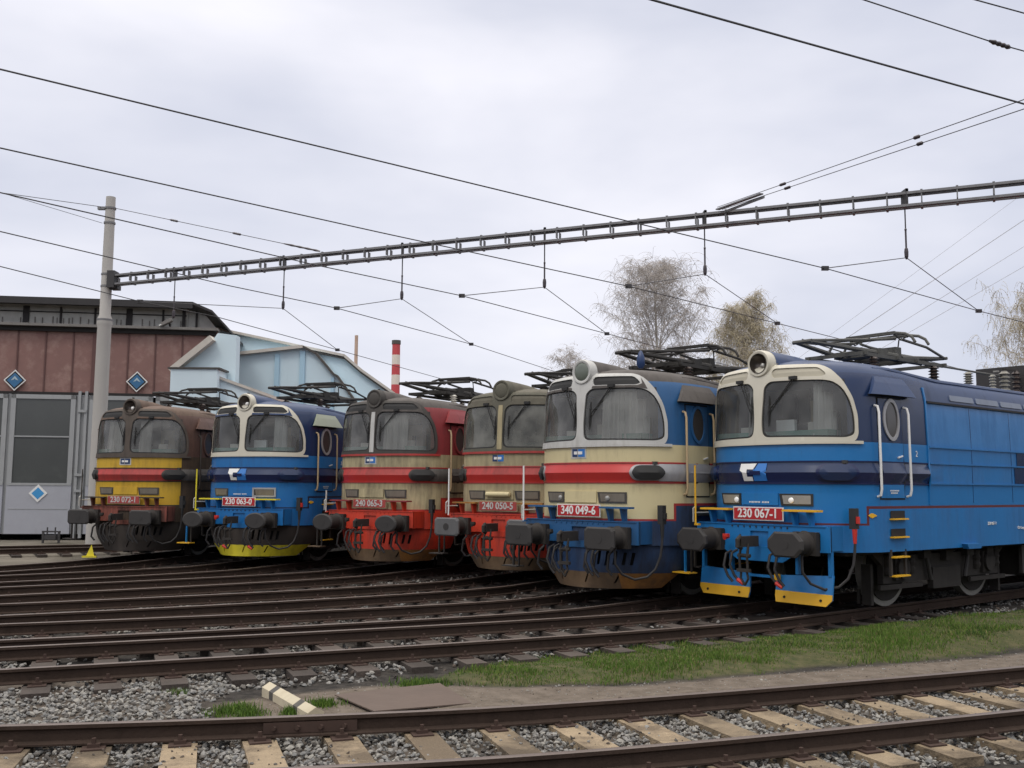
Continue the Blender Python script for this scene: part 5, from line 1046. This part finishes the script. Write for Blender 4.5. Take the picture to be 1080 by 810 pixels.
wire('contact_wire', ext([(-8.51,16.04,6),(-5.96,20.35,6),(-4.13,22.91,6),(-1.2,28.62,6),(.98,33.96,6)], 6, 10), .010, 'contact wire crossing the mast just above the beam joint and passing over the striped chimney', 'overhead wire', G)
wire('contact_wire', ext([(-9.87,18.69,6),(-8.5,22.24,6),(-7.35,24.21,6),(-5.36,30.03,6),(-2.89,37.46,6)], 6, 2), .010, 'lowest contact wire, crossing the mast just below the beam joint over the blue workshop roof', 'overhead wire', G)
wire('feeder_wire', ext([(1.18,8.08,6),(5.52,10.31,6)], 6, 8), .011, 'thick dark wire slanting across the upper right sky', 'overhead wire')
wire('strain_wire', ext([(3.71,9.99,7),(5.6,10.99,7),(6.01,11.18,7)], 6, 6), .008, 'thin wire with a long insulator at the upper right corner', 'overhead wire', ins=[((5.48,10.92,7),(5.80,11.09,7),.03)])
wire('strain_wire', ext([(4.88,9.97,7),(5.53,10.25,7)], 6, 6), .008, 'uppermost thin wire clipping the upper right corner', 'overhead wire')
p0 = onbeam(5.05)+Vector((0, 0, .40)); p1 = onbeam(6.6)+Vector((.0, -.3, .75))
a0, b0 = Vector((7.49, 14., 7.56)), p0+Vector((.1, -.1, .05))
for k, (e, lb) in enumerate((((7.49,14.,7.56), 'upper wire of the twin stay running from the beam to the right edge'), ((7.60,14.2,7.50), 'lower wire of the twin stay running from the beam to the right edge'))):
    e = Vector(e); s_ = p0+Vector((.12*k, .0, .06*(1-k))); q = lambda t: s_.lerp(e, t)
    wire('stay_wire', [q(0), e, e+(e-s_)*.5], .008, lb, 'overhead wire', 'twin stay', ins=[(q(.30), q(.325), .035), (q(.75), q(.765), .035)])
mb = MB(); q = p0.lerp(a0, .22); mb.bar(p0, q, .10, .03, m_steel); mb.bar(p0+Vector((.12, 0, -.08)), q+Vector((.06, 0, -.07)), .03, .06, m_steel); tag(mb.build('stay_bracket'), label='steel bar fixing the twin stay on top of the beam', category='bracket')
bp = onbeam(-5.7)+Vector((0, 0, .40)); st = Vector((MX+.2, MY-.1, 10.93)); wire('stay_wire', [st, bp], .010, 'stay wire running down from the mast top to the left half of the beam', 'overhead wire', ins=[(st.lerp(bp, .29), st.lerp(bp, .33), .04), (st.lerp(bp, .60), st.lerp(bp, .64), .04), (st.lerp(bp, .84), bp, .035)])
wire('stay_wire', ext([(-14.92,28,10.26),(-13.64,32,11.0)], 6, 0), .010, 'upper back stay from the mast top toward the left edge', 'overhead wire'); wire('stay_wire', ext([(-14.73,28,10.21),(-13.6,32,10.45)], 6, 0), .008, 'lower back stay from the mast toward the left edge', 'overhead wire')
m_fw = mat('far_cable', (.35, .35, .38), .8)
for a, b, r_, lb in (((63.49,120,35.39),(42.22,120,21.18),.045,'darkest far power line at the right'),((63.33,120,32.02),(45.94,120,21.2),.03,'second faint far power line at the right'),((63.22,120,29.51),(48.85,120,21.22),.03,'lowest faint far power line at the right'),((54.28,120,31.96),(39.54,120,21.16),.022,'faintest far power line, leftmost of those above the blue locomotive')):
    a, b = Vector(a), Vector(b); mb = MB(); mb.tube([b-(a-b)*1.0, a+(a-b)*.8], r_, m_fw, 5); tag(mb.build('power_line'), label=lb, category='power line', group='far power lines')
# ------------------------------------------------------------------ trees
m_bark = mat('birch_bark', (.50, .47, .42), .85, 0, .35, (.10, .09, .08), streak=False, var=.2, scale=4); m_limb = mat('birch_limb', (.42, .38, .35), .9, var=.3); m_tw1 = mat('bare_twigs', (.34, .31, .285), .9, var=.3); m_tw2 = mat('budding_twigs', (.40, .35, .24), .9, var=.3)
def birch(x, y, h, rad, label, seed, twigs, mt, droop=1.0, base=.22, asym=0., nb_=26):
    rg = random.Random(seed); root = empty('birch_tree', (x, y, -.25), rg.uniform(0, 6), label=label, category='tree', group='bare birches behind the locomotives'); tr = MB(); cr = MB(); tips = []
    def limb(p, d, L, r, lv):
        pts = [p.copy()]; n = 6; q = p.copy(); dd = d.copy()
        for i in range(n):
            dd = (dd+Vector((rg.gauss(0, .10), rg.gauss(0, .10), (.10 if lv < 2 else -.04*droop)+rg.gauss(0, .05)))).normalized(); q = q+dd*L/n; pts.append(q.copy())
        tr.tube(pts, [r*(1-.8*i/n) for i in range(n+1)], m_bark if r > .05 else m_limb, 6 if r > .05 else 4, cap=False)
        if lv >= 2: tips.append((pts, r)); 
        if lv < 3:
            k = {1: rg.randint(5, 7), 2: rg.randint(3, 5)}[lv] if lv else 0
            for j in range(k):
                t = rg.uniform(.25, 1); i = min(n-1, int(t*n)); pp = pts[i].lerp(pts[i+1], t*n-i); ax = Vector((rg.gauss(0, 1), rg.gauss(0, 1), rg.uniform(.1, .9))).normalized()
                limb(pp, (dd*.75+ax*.75).normalized(), L*rg.uniform(.38, .6), r*.45*(1.15-t*.5), lv+1)
    lead = [Vector((0, 0, 0))]; d = Vector((0, 0, 1)); n = 14
    for i in range(n): d = (d+Vector((rg.gauss(0, .035), rg.gauss(0, .035), .05))).normalized(); lead.append(lead[-1]+d*h/n)
    R0 = h*.014; tr.tube(lead, [R0*(1-.9*i/n)+.008 for i in range(n+1)], m_bark, 9, cap=False)
    for b in range(nb_):
        t = base+(1-base)*((b+.5)/nb_)**1.12*.95; i = min(n-1, int(t*n)); p = lead[i].lerp(lead[i+1], t*n-i); az = b*2.4+rg.uniform(-.5, .5)
        f = math.sin(min(1, (1-t)*1.25+.12)*PI*.62); dz = rg.uniform(.9, 1.6); dv = Vector((math.cos(az), math.sin(az), dz)).normalized()
        limb(p, dv, rad*f*1.45, R0*(1-t)*.42+.012, 1)
    per = max(1, twigs//max(1, len(tips))); vs = []; fs = []
    for pts, r in tips:
        for _ in range(per):
            t = rg.uniform(.15, 1)*(len(pts)-1); i = min(len(pts)-2, int(t)); q = pts[i].lerp(pts[i+1], t-i); dd = Vector((rg.gauss(0, .6), rg.gauss(0, .6), rg.uniform(-.1, .7))).normalized(); L = rg.uniform(.35, 1.25)*h/15; m_ = 5; P = [q.copy()]
            for k in range(m_): dd = (dd+Vector((rg.gauss(0, .12), rg.gauss(0, .12), -.36*droop))).normalized(); q = q+dd*L/m_; P.append(q.copy())
            cr.tube(P, [.010, .008, .007, .007, .006, .004], mt if rg.random() < .75 else m_limb, 3, cap=False)
            if rg.random() < (.18 if mt is m_tw1 else .45):
                for k in (2, 3, 4, 5):
                    c = P[k]; s_ = rg.uniform(.025, .05); u = Vector((rg.gauss(0, 1), rg.gauss(0, 1), rg.gauss(0, 1))).normalized()*s_; w_ = Vector((rg.gauss(0, 1), rg.gauss(0, 1), -1)).normalized()*s_*1.4; cr.add([c, c+u, c+u+w_, c+w_], [(0,1,2,3)], mt)
    tr.build('trunk', root, smooth=True); cr.build('crown', root)
    return root
birch(9.15, 60, 14.9, 3.3, 'large bare birch with pale trunk, rising behind the cream and blue locomotive', 3, 7200, m_tw1, 1.0, .28, nb_=24)
birch(13.75, 60, 12.9, 2.5, 'smaller dense tan birch to the right of the large bare birch', 9, 8500, m_tw2, 1.3, .25, nb_=26)
birch(29.9, 55, 12.3, 3.4, 'drooping birch with first leaves at the right edge of the photograph', 14, 7000, m_tw2, 1.9, .2, nb_=28)
birch(4.2, 80, 12.6, 2.6, 'thin distant birch just left of the large bare birch', 21, 2600, m_tw1, .8, .25, nb_=16)
# ------------------------------------------------------------------ small yard things
mb = MB(); mb.add([(-.13, 0, 0), (.14, -.03, 0), (.03, .0, .36), (-.02, .3, 0)], [(0,1,2),(1,3,2),(3,0,2),(0,3,1)], P_['yelg']); mb.box((0, -.04, .02), (.4, .06, .05), P_['yelg'])
tag(mb.build('wheel_chock', loc=(-11.85, 28.2, -.2)), label='yellow triangular track marker beside the yellow and brown locomotive', category='track marker')
mb = MB()
for x_ in (-.28, .28): mb.bar((x_, 0, 0), (x_, 0, .42), .05, .07, m_steeld); mb.bar((x_*.5, 0, .1), (x_*.5, 0, .55), .03, .04, m_steeld)
mb.bar((-.32, 0, .40), (.32, 0, .40), .06, .05, m_steeld); mb.bar((-.2, 0, .2), (.2, 0, .2), .2, .15, m_steeld); tag(mb.build('point_lever', loc=(-16.2, 35.2, -.22)), label='small dark trestle with levers on the ground in front of the grey doors', category='ground frame')

# ------------------------------------------------------------------ wood around the yard, outside the picture but mirrored in the windscreens
m_wood = mat('distant_wood', (.05, .055, .035), .95, var=.4, scale=.4)
n = 150; vs = []
for i in range(n+1):
    az = R(132+ (395-132)*i/n); ca, sa = math.cos(az), math.sin(az); h = 9+3.5*noise.noise(Vector((i*.35, 0, 3)))+2.2*noise.noise(Vector((i*1.3, 5, 1)))
    for k, (rr, zz) in enumerate(((80, -.3), (79, h*.35), (80, h*.75), (83, h), (88, h*.9), (92, -.3))):
        rr += 2.5*noise.noise(Vector((i*.9, k*1.7, 7))); vs.append((rr*ca, 15+rr*sa, zz+(.9*noise.noise(Vector((i*1.9, k, 2))) if zz > 0 else 0)))
mb = MB(); mb.add(vs, [(i*6+k, i*6+k+1, (i+1)*6+k+1, (i+1)*6+k) for i in range(n) for k in range(5)], m_wood)
tag(mb.build('wood', smooth=True), kind='stuff', label='far belt of bare woodland around the yard', category='woodland')
